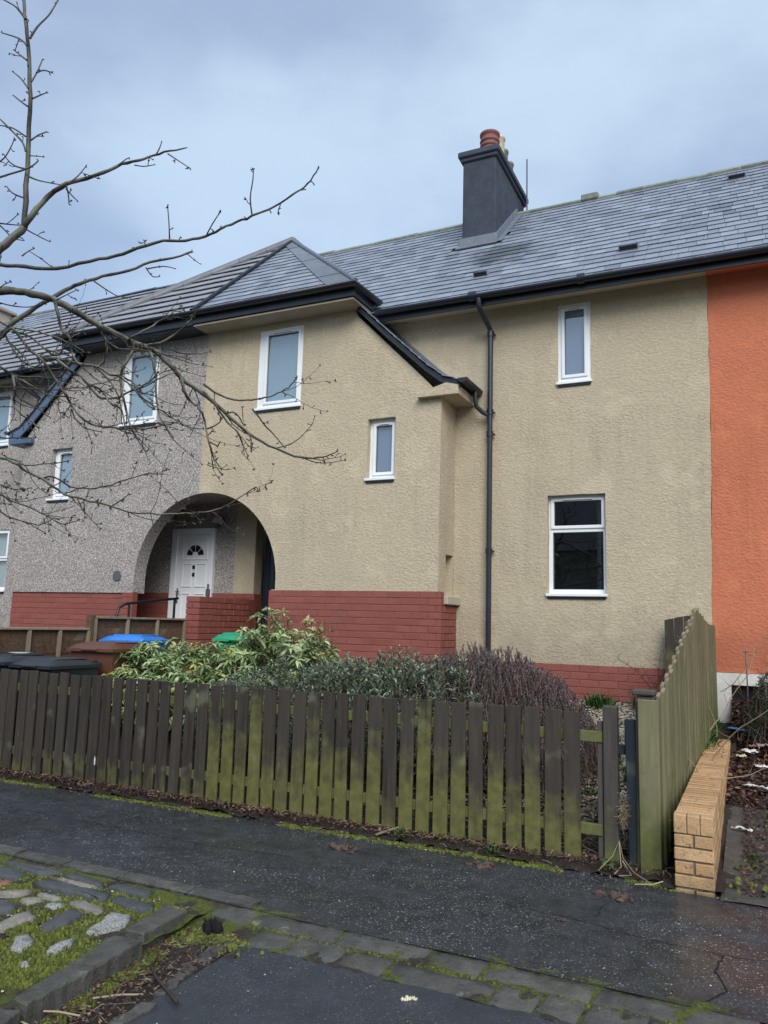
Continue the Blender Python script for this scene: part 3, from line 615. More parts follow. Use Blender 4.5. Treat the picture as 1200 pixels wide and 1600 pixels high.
('twig',0.0064,0.0032,[(-3.736,2.646,3.880),(-3.655,2.680,3.910),(-3.580,2.712,3.937),(-3.534,2.730,3.963),(-3.508,2.739,3.989)]),
('twig',0.0057,0.0029,[(-3.559,2.728,3.899),(-3.539,2.775,3.898),(-3.502,2.830,3.904),(-3.473,2.880,3.913)]),
('twig',0.0053,0.0029,[(-3.589,2.732,3.782),(-3.685,2.734,3.832),(-3.759,2.744,3.897)]),
('twig',0.0046,0.0029,[(-3.372,2.825,3.855),(-3.403,2.870,3.830),(-3.441,2.912,3.806)]),
('twig',0.0046,0.0025,[(-3.375,2.826,3.838),(-3.387,2.878,3.830),(-3.394,2.932,3.822)]),
('twig',0.0053,0.0025,[(-3.361,2.828,3.866),(-3.350,2.878,3.938),(-3.347,2.923,4.021)]),
('twig',0.0048,0.0026,[(-3.055,3.155,4.152),(-3.033,3.159,4.193),(-3.018,3.159,4.234)]),
('twig',0.0041,0.0022,[(-2.991,3.184,4.165),(-2.932,3.219,4.123),(-2.876,3.252,4.084)]),
('twig',0.0045,0.0026,[(-3.252,3.070,4.091),(-3.217,3.082,4.122),(-3.193,3.091,4.137)]),
('twig',0.0041,0.0024,[(-3.168,3.110,4.094),(-3.118,3.135,4.088),(-3.060,3.161,4.100)]),
('twig',0.0052,0.0025,[(-3.658,2.617,3.591),(-3.638,2.680,3.610),(-3.617,2.743,3.630)]),
('twig',0.0045,0.0023,[(-3.503,2.697,3.561),(-3.488,2.761,3.552),(-3.466,2.829,3.543)]),
('twig',0.0045,0.0023,[(-3.642,2.625,3.591),(-3.632,2.671,3.567),(-3.624,2.716,3.543),(-3.595,2.767,3.546)]),
('twig',0.0039,0.0021,[(-3.275,2.515,3.279),(-3.242,2.526,3.305),(-3.215,2.537,3.319)]),
('twig',0.0043,0.0023,[(-2.666,2.896,3.427),(-2.632,2.847,3.484),(-2.602,2.796,3.545)]),
('twig',0.0042,0.0022,[(-2.432,2.900,3.403),(-2.370,2.868,3.439),(-2.300,2.840,3.478)]),
('twig',0.0044,0.0022,[(-2.162,2.910,3.457),(-2.167,2.893,3.544),(-2.153,2.887,3.631),(-2.148,2.881,3.684)]),
('twig',0.0036,0.0019,[(-2.780,2.846,3.394),(-2.713,2.771,3.369)]),
('twig',0.0049,0.0025,[(-3.487,3.168,3.467),(-3.420,3.208,3.416),(-3.353,3.246,3.376),(-3.284,3.280,3.371)]),
('twig',0.0046,0.0025,[(-3.199,3.293,3.550),(-3.166,3.317,3.499),(-3.125,3.336,3.500)]),
('twig',0.0047,0.0025,[(-3.261,3.369,3.587),(-3.173,3.409,3.605),(-3.103,3.444,3.592)]),
('twig',0.0045,0.0023,[(-3.656,2.676,3.223),(-3.623,2.687,3.258),(-3.585,2.702,3.277)]),
('twig',0.0045,0.0023,[(-3.658,2.685,3.165),(-3.581,2.725,3.146),(-3.502,2.763,3.142),(-3.449,2.787,3.157)]),
('twig',0.0039,0.0021,[(-3.446,2.889,3.224),(-3.390,2.911,3.257),(-3.341,2.930,3.283)])]
COBBLES=[
[(-2.938,2.958),(-2.970,3.052),(-3.012,3.198),(-2.893,3.214),(-2.848,3.121),(-2.877,2.961)],
[(-3.115,2.679),(-3.172,2.749),(-3.146,2.808),(-3.067,2.778),(-3.033,2.725),(-3.052,2.645)],
[(-2.938,2.723),(-2.956,2.783),(-2.918,2.878),(-2.887,2.822),(-2.901,2.722)],
[(-3.355,2.767),(-3.396,2.925),(-3.365,3.006),(-3.285,2.971),(-3.295,2.818)],
[(-3.183,2.897),(-3.215,3.012),(-3.224,3.148),(-3.116,3.120),(-3.089,2.967),(-3.105,2.863)],
[(-3.315,3.188),(-3.266,3.247),(-3.071,3.218),(-3.075,3.155)],
[(-3.705,3.307),(-3.703,3.398),(-3.203,3.391),(-3.159,3.298)],
[(-3.151,3.322),(-3.165,3.385),(-2.904,3.389),(-2.859,3.322),(-2.907,3.276)],
[(-3.554,3.187),(-3.517,3.220),(-3.382,3.219),(-3.396,3.188)],
[(-3.559,3.085),(-3.523,3.153),(-3.440,3.154),(-3.470,3.080)],
[(-3.697,3.005),(-3.652,3.051),(-3.490,3.042),(-3.469,2.971),(-3.574,2.910)],
[(-4.180,3.376),(-4.030,3.440),(-3.857,3.398),(-3.852,3.296),(-4.074,3.294)],
[(-3.750,3.073),(-3.708,3.178),(-3.601,3.220),(-3.618,3.161)],
[(-3.315,3.471),(-3.314,3.537),(-3.037,3.528),(-3.008,3.436)],
[(-3.663,3.490),(-3.644,3.538),(-3.367,3.505),(-3.368,3.440)],
[(-4.146,3.472),(-4.149,3.537),(-3.701,3.524),(-3.788,3.425)],
[(-3.375,3.097),(-3.375,3.154),(-3.285,3.161),(-3.311,3.098)],
[(-3.940,3.192),(-3.857,3.285),(-3.799,3.252),(-3.882,3.147)],
[(-3.660,3.423),(-3.591,3.440),(-3.352,3.441),(-3.406,3.396)],
[(-2.932,2.579),(-2.907,2.601),(-2.872,2.575),(-2.892,2.551)]]
KERBS=[[(-2.770,3.038),(-2.824,3.382),(-2.678,3.375),(-2.659,3.039)],
[(-2.647,2.320),(-2.776,2.973),(-2.614,2.990),(-2.556,2.300)],
[(-2.671,2.160),(-2.694,2.234),(-2.560,2.269),(-2.530,2.163)]]
FLUSH=[[(-2.387,3.069),(-2.442,3.377),(-2.349,3.398),(-2.318,3.095)],
[(-2.323,2.747),(-2.382,3.032),(-2.316,3.029),(-2.282,2.769)],
[(-2.317,2.479),(-2.310,2.666),(-2.250,2.678),(-2.260,2.491)]]
# ================================================================== ground (structure)
def gz_left(x, y): return max(0., min(.17*(y-5.45), .74))
def gz_right(x, y):
    if y < 5.0: return 0.
    return .095*(y-5.0) if y < 8.5 else .3325+(y-8.5)*.46
def sheet(name, mat, x0, x1, y0, y1, step, fz, amp=0., freq=3., **props):
    mb = MB(); nx, ny = max(1, int((x1-x0)/step)), max(1, int((y1-y0)/step)); vs = []
    for j in range(ny+1):
        for i in range(nx+1):
            x, y = x0+(x1-x0)*i/nx, y0+(y1-y0)*j/ny
            vs.append(V(x, y, fz(x, y)+(amp*noise.fractal(V(x*freq, y*freq, 3.3), .8, 2., 4) if amp else 0)))
    mb.add(vs, [(j*(nx+1)+i, j*(nx+1)+i+1, (j+1)*(nx+1)+i+1, (j+1)*(nx+1)+i) for j in range(ny) for i in range(nx)], True)
    return mb.build(name, mat, None, fix=False, **props)
ST = dict(kind='structure')
sheet('ground', 'grass_far', -150, 150, -150, 250, 40, lambda x, y: -.16, **ST)
sheet('road', 'wet_asphalt', -60, 60, -8.5, 1.9, 1.0, lambda x, y: -.12, **ST)
sheet('pavement', 'wet_asphalt', -20, 8, 3.592, 5.32, .08, lambda x, y: .0+.006*noise.noise(V(x*1.2, y*1.7, 0))-.01*max(0, (x+4.5)*0), **ST)
sheet('driveway', 'patch_asphalt', -2.30, 8, 1.2, 3.42, .08, lambda x, y: -.058-.012*(3.4-y)+.004*noise.noise(V(x*1.4, y*1.4, 5)), **ST)
sheet('soil_strip', 'garden_soil', -20, -.16, 5.10, 5.62, .035, lambda x, y: .012+.03*max(0, 1-abs(y-5.36)/.2), .035, 9., **ST)
sheet('garden_ground', 'garden_soil', -20, -.50, 5.5, 10.4, .12, gz_left, .03, 3., **ST)
sheet('path', 'path_concrete', -.24, 8, 5.0, 7.2, .1, lambda x, y: gz_right(x, y)+.004, .012, 3., **ST)
sheet('litter_bank', 'garden_soil', -.27, 8, 7.1, 9.45, .06, lambda x, y: gz_right(x, y)+.015, .05, 4., **ST)
sheet('verge_strip', 'garden_soil', -.56, -.22, 5.05, 9.4, .06, lambda x, y: gz_left(x, y)*.75+.02, .03, 5., **ST)
sheet('gutter_soil', 'garden_soil', -2.66, -2.24, 1.6, 3.52, .03, lambda x, y: -.085+.03*noise.noise(V(x*3, y*3, 1)), .03, 12., **ST)

# ================================================================== the three (four) houses of the terrace
YF, YM, XP = 8.86, 9.4, -7.26
EY, EZ = 9.02, 5.665; RY, RZ = 12.45, 8.665
VUP = V(0, RY-EY, RZ-EZ).normalized(); LUP = V(0, RY-EY, RZ-EZ).length
tan_house = thing('terraced_house', 'tan roughcast house with red painted base and slate roof between grey and orange houses', 'house', None)
grey_house = thing('terraced_house', 'grey pebbledashed house with white door under the shared arch', 'house', None)
far_house = thing('terraced_house', 'slate roofed house at the far left end behind the bare tree branches', 'house', None)
orange_house = thing('terraced_house', 'bright orange rendered house at the right edge with whitewashed base', 'house', None)
AX, AZ, AR = -7.13, 2.03, 1.26
def arch_pts(a0, a1, n=24): return [(AX+AR*math.cos(a0+(a1-a0)*i/n), AZ+AR*math.sin(a0+(a1-a0)*i/n)) for i in range(n+1)]
FR = lambda u, z, w: V(u, YF+w, z)
MN = lambda u, z, w: V(u, YM+w, z)
aP = math.acos((XP-AX)/AR)
w_up, w_sm, w_r1, w_r2 = (-6.33, -5.59, 4.45, 5.62), (-4.53, -4.13, 3.34, 4.15), (-2.14, -1.73, 4.53, 5.56), (-2.28, -1.58, 1.89, 3.11)
# tan wing
o = [(-3.5, .5), (-3.5, 4.36), (-3.72, 4.60), (-4.74, 5.62), (-4.78, 5.72), (XP, 5.72)]+arch_pts(aP, 0)+[(-5.87, 1.9), (-5.93, 1.9), (-5.93, .5)]
mb = wall_slab(o, [rect(*w_up), rect(*w_sm)], FR, .24)
sd_o = [(YF+.24, .5), (YM, .5), (YM, 4.4), (YF+.24, 4.4)]
wall_slab(sd_o, [rect(9.105, 9.36, 1.85, 2.37)], lambda u, z, w: V(-3.5-w, u, z), .12, mb)
mb.box(-3.70, -3.62, YF+.24, YM, .5, 4.3)
mb.build('wing_wall', 'tan_roughcast', tan_house)
# tan main wall
o = [(-5.0, .5), (-.455, .5), (-.44, 1.8), (-.40, 3.2), (-.385, 4.4), (-.38, 5.75), (-5.0, 5.75)]
wall_slab(rough_loop(o, .15, .006), [rect(*w_r1), rect(*w_r2)], MN, .26).build('main_wall', 'tan_roughcast', tan_house)
# red bases
def base_wall(parent, x0, x1, y, z1, z0, first=0, proud=.012):
    c = MB(); c.box(x0, x1, y+.0015, y+.10, z0, z1-.002); c.box(x0, x1, y-.002, y+.006, z1-.004, z1)
    b_ = c.build('base_wall', 'red_painted_mortar', parent)
    brick_band(b_, (x0, y, 0), (1, 0, 0), x1-x0, z1, int((z1-z0)/.085), first=first); return b_
bw = base_wall(tan_house, -5.95, -3.455, 8.835, 1.89, .95)
brick_band(bw, (-3.455, 8.835, 0), (0, 1, 0), .10, 1.89, 2, proud=.005); brick_band(bw, (-3.455, 8.835, 0), (0, 1, 0), .555, 1.72, 11, proud=.005, first=1)
c = MB(); c.box(-3.52, -3.462, 8.85, YM, .6, 1.72); c.box(-3.52, -3.462, 8.85, 8.935, 1.72, 1.88); c.build('side_base_wall', 'red_painted_mortar', tan_house)
base_wall(tan_house, -4.9, -.46, YM-.014, 1.065, .55, 1)
c = MB(); c.cbox(-3.55, -3.40, 8.94, 9.52, 1.735, 1.845, .01); c.build('meter_sill', 'concrete_sill', tan_house)
c = MB(); c.cbox(-3.615, -3.605, 9.10, 9.13, 1.86, 2.36, .002); c.cbox(-3.52, -3.505, 9.098, 9.108, 1.86, 2.1, .002); c.build('meter_recess_trim', 'upvc_white', tan_house)
# windows
window(tan_house, *w_up, YF, .015, 'mirrored_sky_pale', left_wide=.06)
window(tan_house, *w_sm, YF, .09, 'mirrored_sky_slate')
window(tan_house, *w_r1, YM, .015, 'mirrored_sky_slate', frame=.045)
window(tan_house, *w_r2, YM, .09, 'room_dark', transom=2.68)
# roofs -----------------------------------------------------------
def main_roof(parent, x0, x1, mat, gauge, wr, thick, seed, name, limit, mass, clips=(), skip=None, eave='gutter_black', lap=1.3):
    d = MB(); n = V(1, 0, 0).cross(VUP)
    a, b_ = V(x0, EY, EZ)-n*.012, V(x1, EY, EZ)-n*.012
    d.prism([a, b_, b_+VUP*LUP, a+VUP*LUP], V(0, 0, 0), -n*.06)
    r = d.build('roof', 'roof_underlay', parent)
    emit_pieces(slate_field(V(x0, EY, EZ), (1, 0, 0), VUP, x1-x0, LUP-.06, clips, gauge, wr, thick, lap, skip, seed, .009, .036 if mat == 'roof_tile' else .019), name, mat, r, limit, mass)
    b = MB(); back = V(0, -VUP.y, VUP.z); top = V(0, RY, RZ)
    p = [V(x0, RY, RZ-.02), V(x1, RY, RZ-.02), V(x1, RY+3.4, RZ-3.02), V(x0, RY+3.4, RZ-3.02)]
    b.prism(p, V(0, 0, 0), V(0, 0, -.08)); b.build('rear_roof_slope', 'wet_slate', parent)
    return r
def chim_skip(org_x):
    def f(a, b_):
        x = org_x+a; y = EY+VUP.y*b_
        return -4.14 < x < -3.48 and 11.1 < y < 12.9
    return f
TX0 = -7.62
tan_roof = main_roof(tan_house, TX0, -.38, 'wet_slate', .205, (.14, .27), .008, 11, 'slate', 200, 'slate_mass', skip=chim_skip(TX0))
or_roof = main_roof(orange_house, -.38, 4.6, 'wet_slate', .205, (.14, .27), .008, 12, 'slate', 290, 'slate_mass')
gr_roof = main_roof(grey_house, -14.1, TX0, 'roof_tile', .30, (.30, .30), .012, 13, 'roof_tile', 190, 'tile_mass', lap=1.12)
far_roof = main_roof(far_house, -24, -14.1, 'wet_slate', .21, (.16, .28), .008, 14, 'slate', 150, 'slate_mass')
# wing roof: hipped front shared by both houses
WEY, WEZ = 8.47, 5.88; PEAK = V(XP, 11.0, 8.18); HX = 2.66
WUP = V(0, 11.0-WEY, 8.18-WEZ); WL = WUP.length; WUP.normalize(); wn = V(1, 0, 0).cross(WUP)
def wing_roof(parent, side, mat, name, gauge, wr, thick, limit, mass, seed, lap):
    x0 = XP if side > 0 else XP-HX
    d = MB(); e = V(XP+side*HX, WEY, WEZ); tri = [V(XP, WEY, WEZ), e, PEAK]
    if side < 0: tri = [e, V(XP, WEY, WEZ), PEAK]
    tri = [p-wn*.012 for p in tri]; d.prism(tri, V(0, 0, 0), -wn*.05)
    # side slope behind the hip, running back to the main roof
    ye = EY+(WEZ-EZ)*(RY-EY)/(RZ-EZ); yr = EY+(8.18-EZ)*(RY-EY)/(RZ-EZ)
    sp = [e, V(e.x, ye, WEZ), V(XP, yr, 8.18), PEAK]; sn = V(side*(8.18-WEZ), 0, HX).normalized()
    d.prism([p-sn*.012 for p in sp], V(0, 0, 0), -sn*.05)
    rf = d.build('wing_roof', 'roof_underlay', parent)
    cl = [(1/HX, 1/WL, 1)] if side > 0 else [(-1/HX, 1/WL, 0)]
    emit_pieces(slate_field(V(x0, WEY, WEZ), (1, 0, 0), WUP, HX, WL, cl, gauge, wr, thick, lap, None, seed, .009, .036 if side < 0 else .019), name, mat, rf, limit, mass)
    su = V(0, side, 0); sv = V(-side*HX, 0, 8.18-WEZ).normalized(); SL = V(HX, 0, 8.18-WEZ).length
    o_ = V(e.x, WEY, WEZ) if side > 0 else V(e.x, yr, WEZ); ln = yr-WEY
    if side > 0: cl = [(-1, (11.0-WEY)/SL, 0), (1, -(yr-ye)/SL, ye-WEY)]
    else: cl = [(1, (11.0-WEY)/SL, ln), (-1, -(yr-ye)/SL, -(yr-ye)+0)]
    pcs = slate_field(o_, su, sv, ln, SL, cl, gauge, wr, thick, lap, None, seed+5); far = MB()
    for m_, c_ in pcs: far.add(m_.v, m_.f)
    far.build('side_slope_'+('slates' if side > 0 else 'tiles'), mat, rf, fix=False, kind='stuff')
    return rf
twr = wing_roof(tan_house, 1, 'wet_slate', 'slate', .205, (.14, .27), .008, 95, 'wing_slate_mass', 21, 1.3)
gwr = wing_roof(grey_house, -1, 'roof_tile', 'roof_tile', .30, (.30, .30), .012, 90, 'wing_tile_mass', 22, 1.12)
# party line joint, lead hip, half-round hip tiles
j = MB(); j.tube([V(XP+.01, WEY-.02, WEZ)+wn*.045, V(XP+.01, 10.96, 8.15)+wn*.045], .028, 8); j.build('party_joint', 'gutter_black', tan_house)
h0, h1 = V(XP+HX, WEY, WEZ), PEAK
ld = MB(); k = 6
for i in range(k):
    t0, t1 = i/k, (i+1)/k-.004
    a, b_ = h0.lerp(h1, t0), h0.lerp(h1, t1); wa, wb = .40-.22*t0, .40-.22*t1; up = wn*(.036+.004*(i % 2))
    if i == 0: a = a+V(.02, 0, 0)
    ld.prism([a+up, b_+up, b_+up-V(wb, 0, 0), a+up-V(wa, 0, 0)], V(0, 0, 0), -wn*.014)
ld.build('lead_hip_flashing', 'lead_grey', tan_house)
rl = MB(); rl.tube([h0+V(.02, 0, .05), h1+V(0, 0, .06)], .035, 8); rl.build('lead_hip_roll', 'lead_grey', tan_house)
hl = V(XP-HX, WEY, WEZ)
for i in range(8):
    t = MB(); a, b_ = hl.lerp(PEAK, i/8), hl.lerp(PEAK, (i+1)/8+.006); t.tube([a+V(0, 0, .03), b_+V(0, 0, .045)], [.088, .076], 12); t.build('hip_tile', 'ridge_dark', grey_house)
for i in range(4):
    t = MB(); t.tube([V(XP, 11.0+i*.4, 8.22), V(XP, 11.4+i*.4, 8.22)], .08, 10); t.build('ridge_tile', 'ridge_stone', tan_house)
# ridge of the terrace
def ridge(parent, x0, x1, mat, step=.46, hole=None):
    x = x0
    while x < x1-.05:
        l = min(step*R.uniform(.85, 1.15), x1-x)
        if not (hole and hole[0] < x+l/2 < hole[1]):
            t = MB(); dz = R.uniform(-.006, .01); a = .13
            p = [V(x+.003, RY, RZ+.055+dz), V(x+.003, RY-a, RZ-.045+dz), V(x+.003, RY-a+.02, RZ-.085+dz), V(x+.003, RY+a-.02, RZ-.085+dz), V(x+.003, RY+a, RZ-.045+dz)]
            t.prism(p, V(l-.006, 0, R.uniform(-.008, .008)), V(0, 0, 0)); t.build('ridge_tile', mat, parent)
        x += l
ridge(tan_house, TX0, -.38, 'ridge_stone', hole=(-4.1, -3.5)); ridge(orange_house, -.38, 4.6, 'ridge_stone', hole=None)
ridge(grey_house, -14.1, TX0, 'gutter_black'); ridge(far_house, -24, -14.1, 'ridge_stone')
t = MB(); t.cbox(-2.40, -2.12, RY-.15, RY+.08, RZ-.06, RZ+.055, .015); t.build('slipped_ridge_tile', 'ridge_stone', tan_house)
# roof vent slates
def roof_vent(parent, x, y, w=.24):
    b_ = (y-EY)/VUP.y; n = V(1, 0, 0).cross(VUP); c = V(x, EY, EZ)+VUP*b_+n*.02
    t = MB(); t.prism([c-V(w/2, 0, 0), c+V(w/2, 0, 0), c+V(w/2, 0, 0)+VUP*.2, c-V(w/2, 0, 0)+VUP*.2], n*.012, V(0, 0, 0))
    t.add([c-V(w/2, 0, 0)+n*.012, c+V(w/2, 0, 0)+n*.012, c+V(w/2, 0, 0)+n*.075, c-V(w/2, 0, 0)+n*.075, c-V(w/2, 0, 0)+VUP*.2+n*.012, c+V(w/2, 0, 0)+VUP*.2+n*.012], [(0, 1, 2, 3), (3, 2, 5, 4), (0, 3, 4), (1, 5, 2)])
    v_ = t.build('roof_vent', 'wet_slate', parent)
    g = MB(); g.prism([c-V(w/2-.012, 0, 0)+n*.016-VUP*.003, c+V(w/2-.012, 0, 0)+n*.016-VUP*.003, c+V(w/2-.012, 0, 0)+n*.066-VUP*.003, c-V(w/2-.012, 0, 0)+n*.066-VUP*.003], VUP*.001, -VUP*.002)
    g.build('vent_grille', 'black_paint', v_)
roof_vent(tan_house, -1.30, 9.72); roof_vent(tan_house, -3.27, 9.70, .2); roof_vent(orange_house, -.02, 11.9)
# eaves: fascia, soffit, gutters
def main_eave(parent, x0, x1, soffit, sections):
    f = MB(); f.box(x0, x1, EY+.01, EY+.035, 5.555, EZ-.02); f.build('fascia', 'gutter_black', parent)
    s = MB(); s.prism([V(x0, EY+.036, 5.56), V(x1, EY+.036, 5.56), V(x1, YM+.05, 5.66), V(x0, YM+.05, 5.66)], V(0, 0, .02), V(0, 0, 0)); s.build('soffit', soffit, parent)
    xs = [x0+(x1-x0)*i/sections for i in range(sections+1)]
    g = half_gutter([(x0, EY-.055, EZ+.015), (x1, EY-.055, EZ+.015)]); gg = g.build('gutter', 'gutter_black', parent)
    for x in xs[1:-1]:
        b_ = MB(); b_.tube([(x-.04, EY-.055, EZ+.008), (x+.04, EY-.055, EZ+.008)], .066, 12); b_.build('gutter_joint', 'gutter_black', gg)
    return gg
main_eave(tan_house, -4.52, -.38, 'tan_roughcast', 3); main_eave(orange_house, -.378, 4.6, 'orange_roughcast', 3)
main_eave(grey_house, -14.1, -10.0, 'soffit_paint', 3); main_eave(far_house, -24, -14.102, 'soffit_paint', 2)
# wing eaves
f = MB(); f.box(XP, -4.60, WEY+.012, WEY+.035, 5.735, 5.865); f.box(-4.622, -4.60, WEY+.036, 9.12, 5.735, 5.865); f.build('wing_fascia', 'gutter_black', tan_house)
s = MB(); s.box(XP, -4.624, WEY+.037, YF+.05, 5.70, 5.725); s.box(-4.80, -4.624, YF+.051, 9.2, 5.70, 5.725); s.build('wing_soffit', 'soffit_paint', tan_house)
half_gutter([(XP, WEY-.05, 5.885), (-4.545, WEY-.05, 5.885), (-4.545, 9.12, 5.885)]).build('wing_gutter', 'gutter_black', tan_house)
f = MB(); f.box(-9.90, XP-.002, WEY+.012, WEY+.035, 5.715, 5.865); f.box(-9.90, -9.878, WEY+.036, 9.12, 5.715, 5.865); f.build('wing_fascia', 'gutter_black', grey_house)
s = MB(); s.box(-9.876, XP-.002, WEY+.037, YF+.05, 5.70, 5.712); s.build('wing_soffit', 'gutter_black', grey_house)
half_gutter([(-9.96, 9.12, 5.885), (-9.96, WEY-.05, 5.885), (XP-.003, WEY-.05, 5.885)]).build('wing_gutter', 'gutter_black', grey_house)
# catslide along the side of the wing (tan) and its mirror (grey)
def catslide(parent, side, board):
    mx = lambda x: x if side > 0 else 2*XP-x
    pts = [(-4.70, 5.70), (-4.30, 5.30), (-3.70, 4.74), (-3.47, 4.56), (-3.22, 4.47)]
    nodes = [(mx(x), z) for x, z in pts]
    mb = MB(); y0, y1 = YF-.085, YM
    n = len(nodes)
    vs = [V(x, y, z+dz) for (x, z) in nodes for y in (y0, y1) for dz in (0, .035)]
    fs = []
    for i in range(n-1):
        a, b_ = i*4, (i+1)*4
        fs += [(a, b_, b_+1, a+1), (a+1, b_+1, b_+3, a+3), (a+3, b_+3, b_+2, a+2), (a+2, b_+2, b_, a)]
    fs += [(0, 1, 3, 2), (4*(n-1), 4*(n-1)+2, 4*(n-1)+3, 4*(n-1)+1)]
    mb.add(vs, fs); cs = mb.build('catslide_roof', 'roof_underlay', parent)
    # slates seen at the verge, course by course
    for i in range(n-1):
        a, b_ = V(nodes[i][0], 0, nodes[i][1]), V(nodes[i+1][0], 0, nodes[i+1][1]); k = max(1, round((b_-a).length/.17))
        for q in range(k):
            p0, p1 = a.lerp(b_, q/k), a.lerp(b_, (q+1)/k+.25/k); d = (p1-p0).normalized(); nn = V(-d.z, 0, d.x) if side > 0 else V(d.z, 0, -d.x)
            if nn.z < 0: nn = -nn
            yy = y0-.018+R.uniform(-.008, .008)
            for (ya, yb) in ((yy, yy+.3), (yy+.304, YM-.01)):
                s_ = MB(); s_.prism([V(p0.x, ya, p0.z)+nn*.038, V(p1.x, ya, p1.z)+nn*.05, V(p1.x, yb, p1.z)+nn*.05, V(p0.x, yb, p0.z)+nn*.038], nn*.009, V(0, 0, 0))
                s_.build('slate', 'wet_slate', cs)
    u = MB()
    for i in range(n-1):
        (xa, za), (xb, zb) = nodes[i], nodes[i+1]; h = .045 if not board else .15
        u.prism([V(xa, y0+.002, za-.002), V(xb, y0+.002, zb-.002), V(xb, y0+.002, zb-h), V(xa, y0+.002, za-h)], V(0, .028, 0), V(0, 0, 0))
    u.build('bargeboard', 'bargeboard_blue' if board else 'gutter_black', parent)
    l = MB(); n2 = len(nodes)
    for i in range(n2-1):
        (xa, za), (xb, zb) = nodes[i], nodes[i+1]
        l.prism([V(xa, YM-.018, za+.04), V(xb, YM-.018, zb+.04), V(xb, YM-.018, zb+.13), V(xa, YM-.018, za+.13)], V(0, .016, 0), V(0, 0, 0))
    l.build('abutment_flashing', 'lead_grey', parent)
catslide(tan_house, 1, False); catslide(grey_house, -1, True)
c = MB(); c.prism([V(-3.80, YF-.10, 4.345), V(-3.24, YF-.10, 4.345), V(-3.24, YF-.10, 4.455), V(-3.40, YF-.10, 4.50), V(-3.62, YF-.10, 4.44), V(-3.80, YF-.10, 4.375)], V(0, YM-YF+.10, 0), V(0, 0, 0)); c.build('eave_block', 'tan_roughcast', tan_house)
half_gutter([(-3.175, YF-.13, 4.53), (-3.175, YM-.03, 4.53)], .06).build('low_gutter', 'gutter_black', tan_house)
c = MB(); c.cbox(-11.28, -10.78, YF-.09, YM, 4.29, 4.38, .01); c.build('eave_block', 'bargeboard_blue', grey_house)
half_gutter([(-11.36, YF-.1, 4.53), (-11.36, YM-.03, 4.53)], .06).build('low_gutter', 'gutter_black', grey_house)
# downpipes
def downpipe(parent, x, y, z0, z1, collars, r=.034):
    t = MB(); t.tube([(x, y, z1), (x, y, z0)], r, 12); p = t.build('downpipe', 'gutter_black', parent)
    for z in collars:
        c = MB(); c.tube([(x, y, z-.035), (x, y, z+.035)], r+.009, 12); c.tube([(x, y, z+.02), (x, y, z+.032)], r+.014, 12)
        c.cbox(x-.055, x+.055, y+.02, y+.06, z-.012, z+.012, .003); c.build('pipe_collar', 'gutter_black', p)
    return p
dp = downpipe(tan_house, -3.0, 9.31, .78, 5.30, (5.27, 4.22, 3.93, 2.42))
t = MB(); t.tube([(-3.05, 8.965, 5.64), (-3.05, 8.965, 5.55), (-3.045, 9.0, 5.50), (-3.01, 9.26, 5.36), (-3.0, 9.31, 5.31), (-3.0, 9.31, 5.22)], .034, 12); t.build('swan_neck', 'gutter_black', dp)
t = MB(); t.tube([(-3.165, 9.20, 4.48), (-3.165, 9.20, 4.36), (-3.15, 9.22, 4.28), (-3.08, 9.27, 4.21), (-3.02, 9.31, 4.18), (-3.0, 9.31, 4.08)], .030, 12); t.build('branch_pipe', 'gutter_black', dp)
dpg = downpipe(grey_house, -11.25, 9.31, 4.5, 5.0, (4.9,))
t = MB(); t.tube([(-11.5, 8.965, 5.62), (-11.5, 8.97, 5.48), (-11.28, 9.28, 5.25), (-11.25, 9.31, 4.95)], .034, 10); t.build('swan_neck', 'gutter_black', dpg)
# chimney
c = MB(); c.cbox(-4.09, -3.53, 11.15, 12.85, 6.9, 9.10, .02); chim = c.build('chimney', 'chimney_render', tan_house)
c = MB(); c.cbox(-4.16, -3.46, 11.08, 12.92, 9.10, 9.20, .015); c.cbox(-4.125, -3.495, 11.115, 12.885, 9.03, 9.099, .012); c.build('chimney_cope', 'chimney_render', chim)
def pot(x, y, z, r, h, mat, rings=()):
    prof = [(r*1.02, 0), (r*1.02, .02), (r*.94, .03)]
    for q in rings: prof += [(r*.94, q-.02), (r*1.06, q-.012), (r*1.06, q+.012), (r*.94, q+.02)]
    prof += [(r*.94, h-.05), (r*1.08, h-.035), (r*1.08, h), (r*.8, h), (r*.78, h-.12)]
    p = MB(); p.lathe((x, y, z), prof, 20); p.build('chimney_pot', mat, chim)
pot(-3.72, 11.42, 9.19, .155, .42, 'terracotta_pot', (.11, .19, .28)); pot(-3.71, 11.83, 9.19, .12, .60, 'buff_pot')
pot(-3.76, 12.25, 9.19, .105, .62, 'mossy_pot'); pot(-3.78, 12.65, 9.19, .105, .62, 'mossy_pot')
l = MB(); n = V(1, 0, 0).cross(VUP); zr = lambda y: EZ+(y-EY)*(RZ-EZ)/(RY-EY)
l.box(-4.13, -3.50, 11.125, 11.148, zr(11.1), zr(11.1)+.21)
a = V(-4.16, 11.13, zr(11.13))+n*.04; l.prism([a, a+V(.70, 0, 0), a+V(.70, 0, 0)-VUP*.12, a-VUP*.12], n*.008, V(0, 0, 0))
l.prism([V(-3.505, 11.13, zr(11.13)+.02), V(-3.505, 12.3, zr(12.3)+.02), V(-3.505, 12.3, zr(12.3)+.17), V(-3.505, 11.13, zr(11.13)+.17)], V(.012, 0, 0), V(-.02, 0, 0))
l.prism([V(-3.49, 11.1, zr(11.1))+n*.03, V(-3.40, 11.1, zr(11.1))+n*.03, V(-3.40, 12.4, zr(12.4))+n*.03, V(-3.49, 12.4, zr(12.4))+n*.03], n*.008, V(0, 0, 0))
l.build('lead_flashing', 'lead_grey', chim)
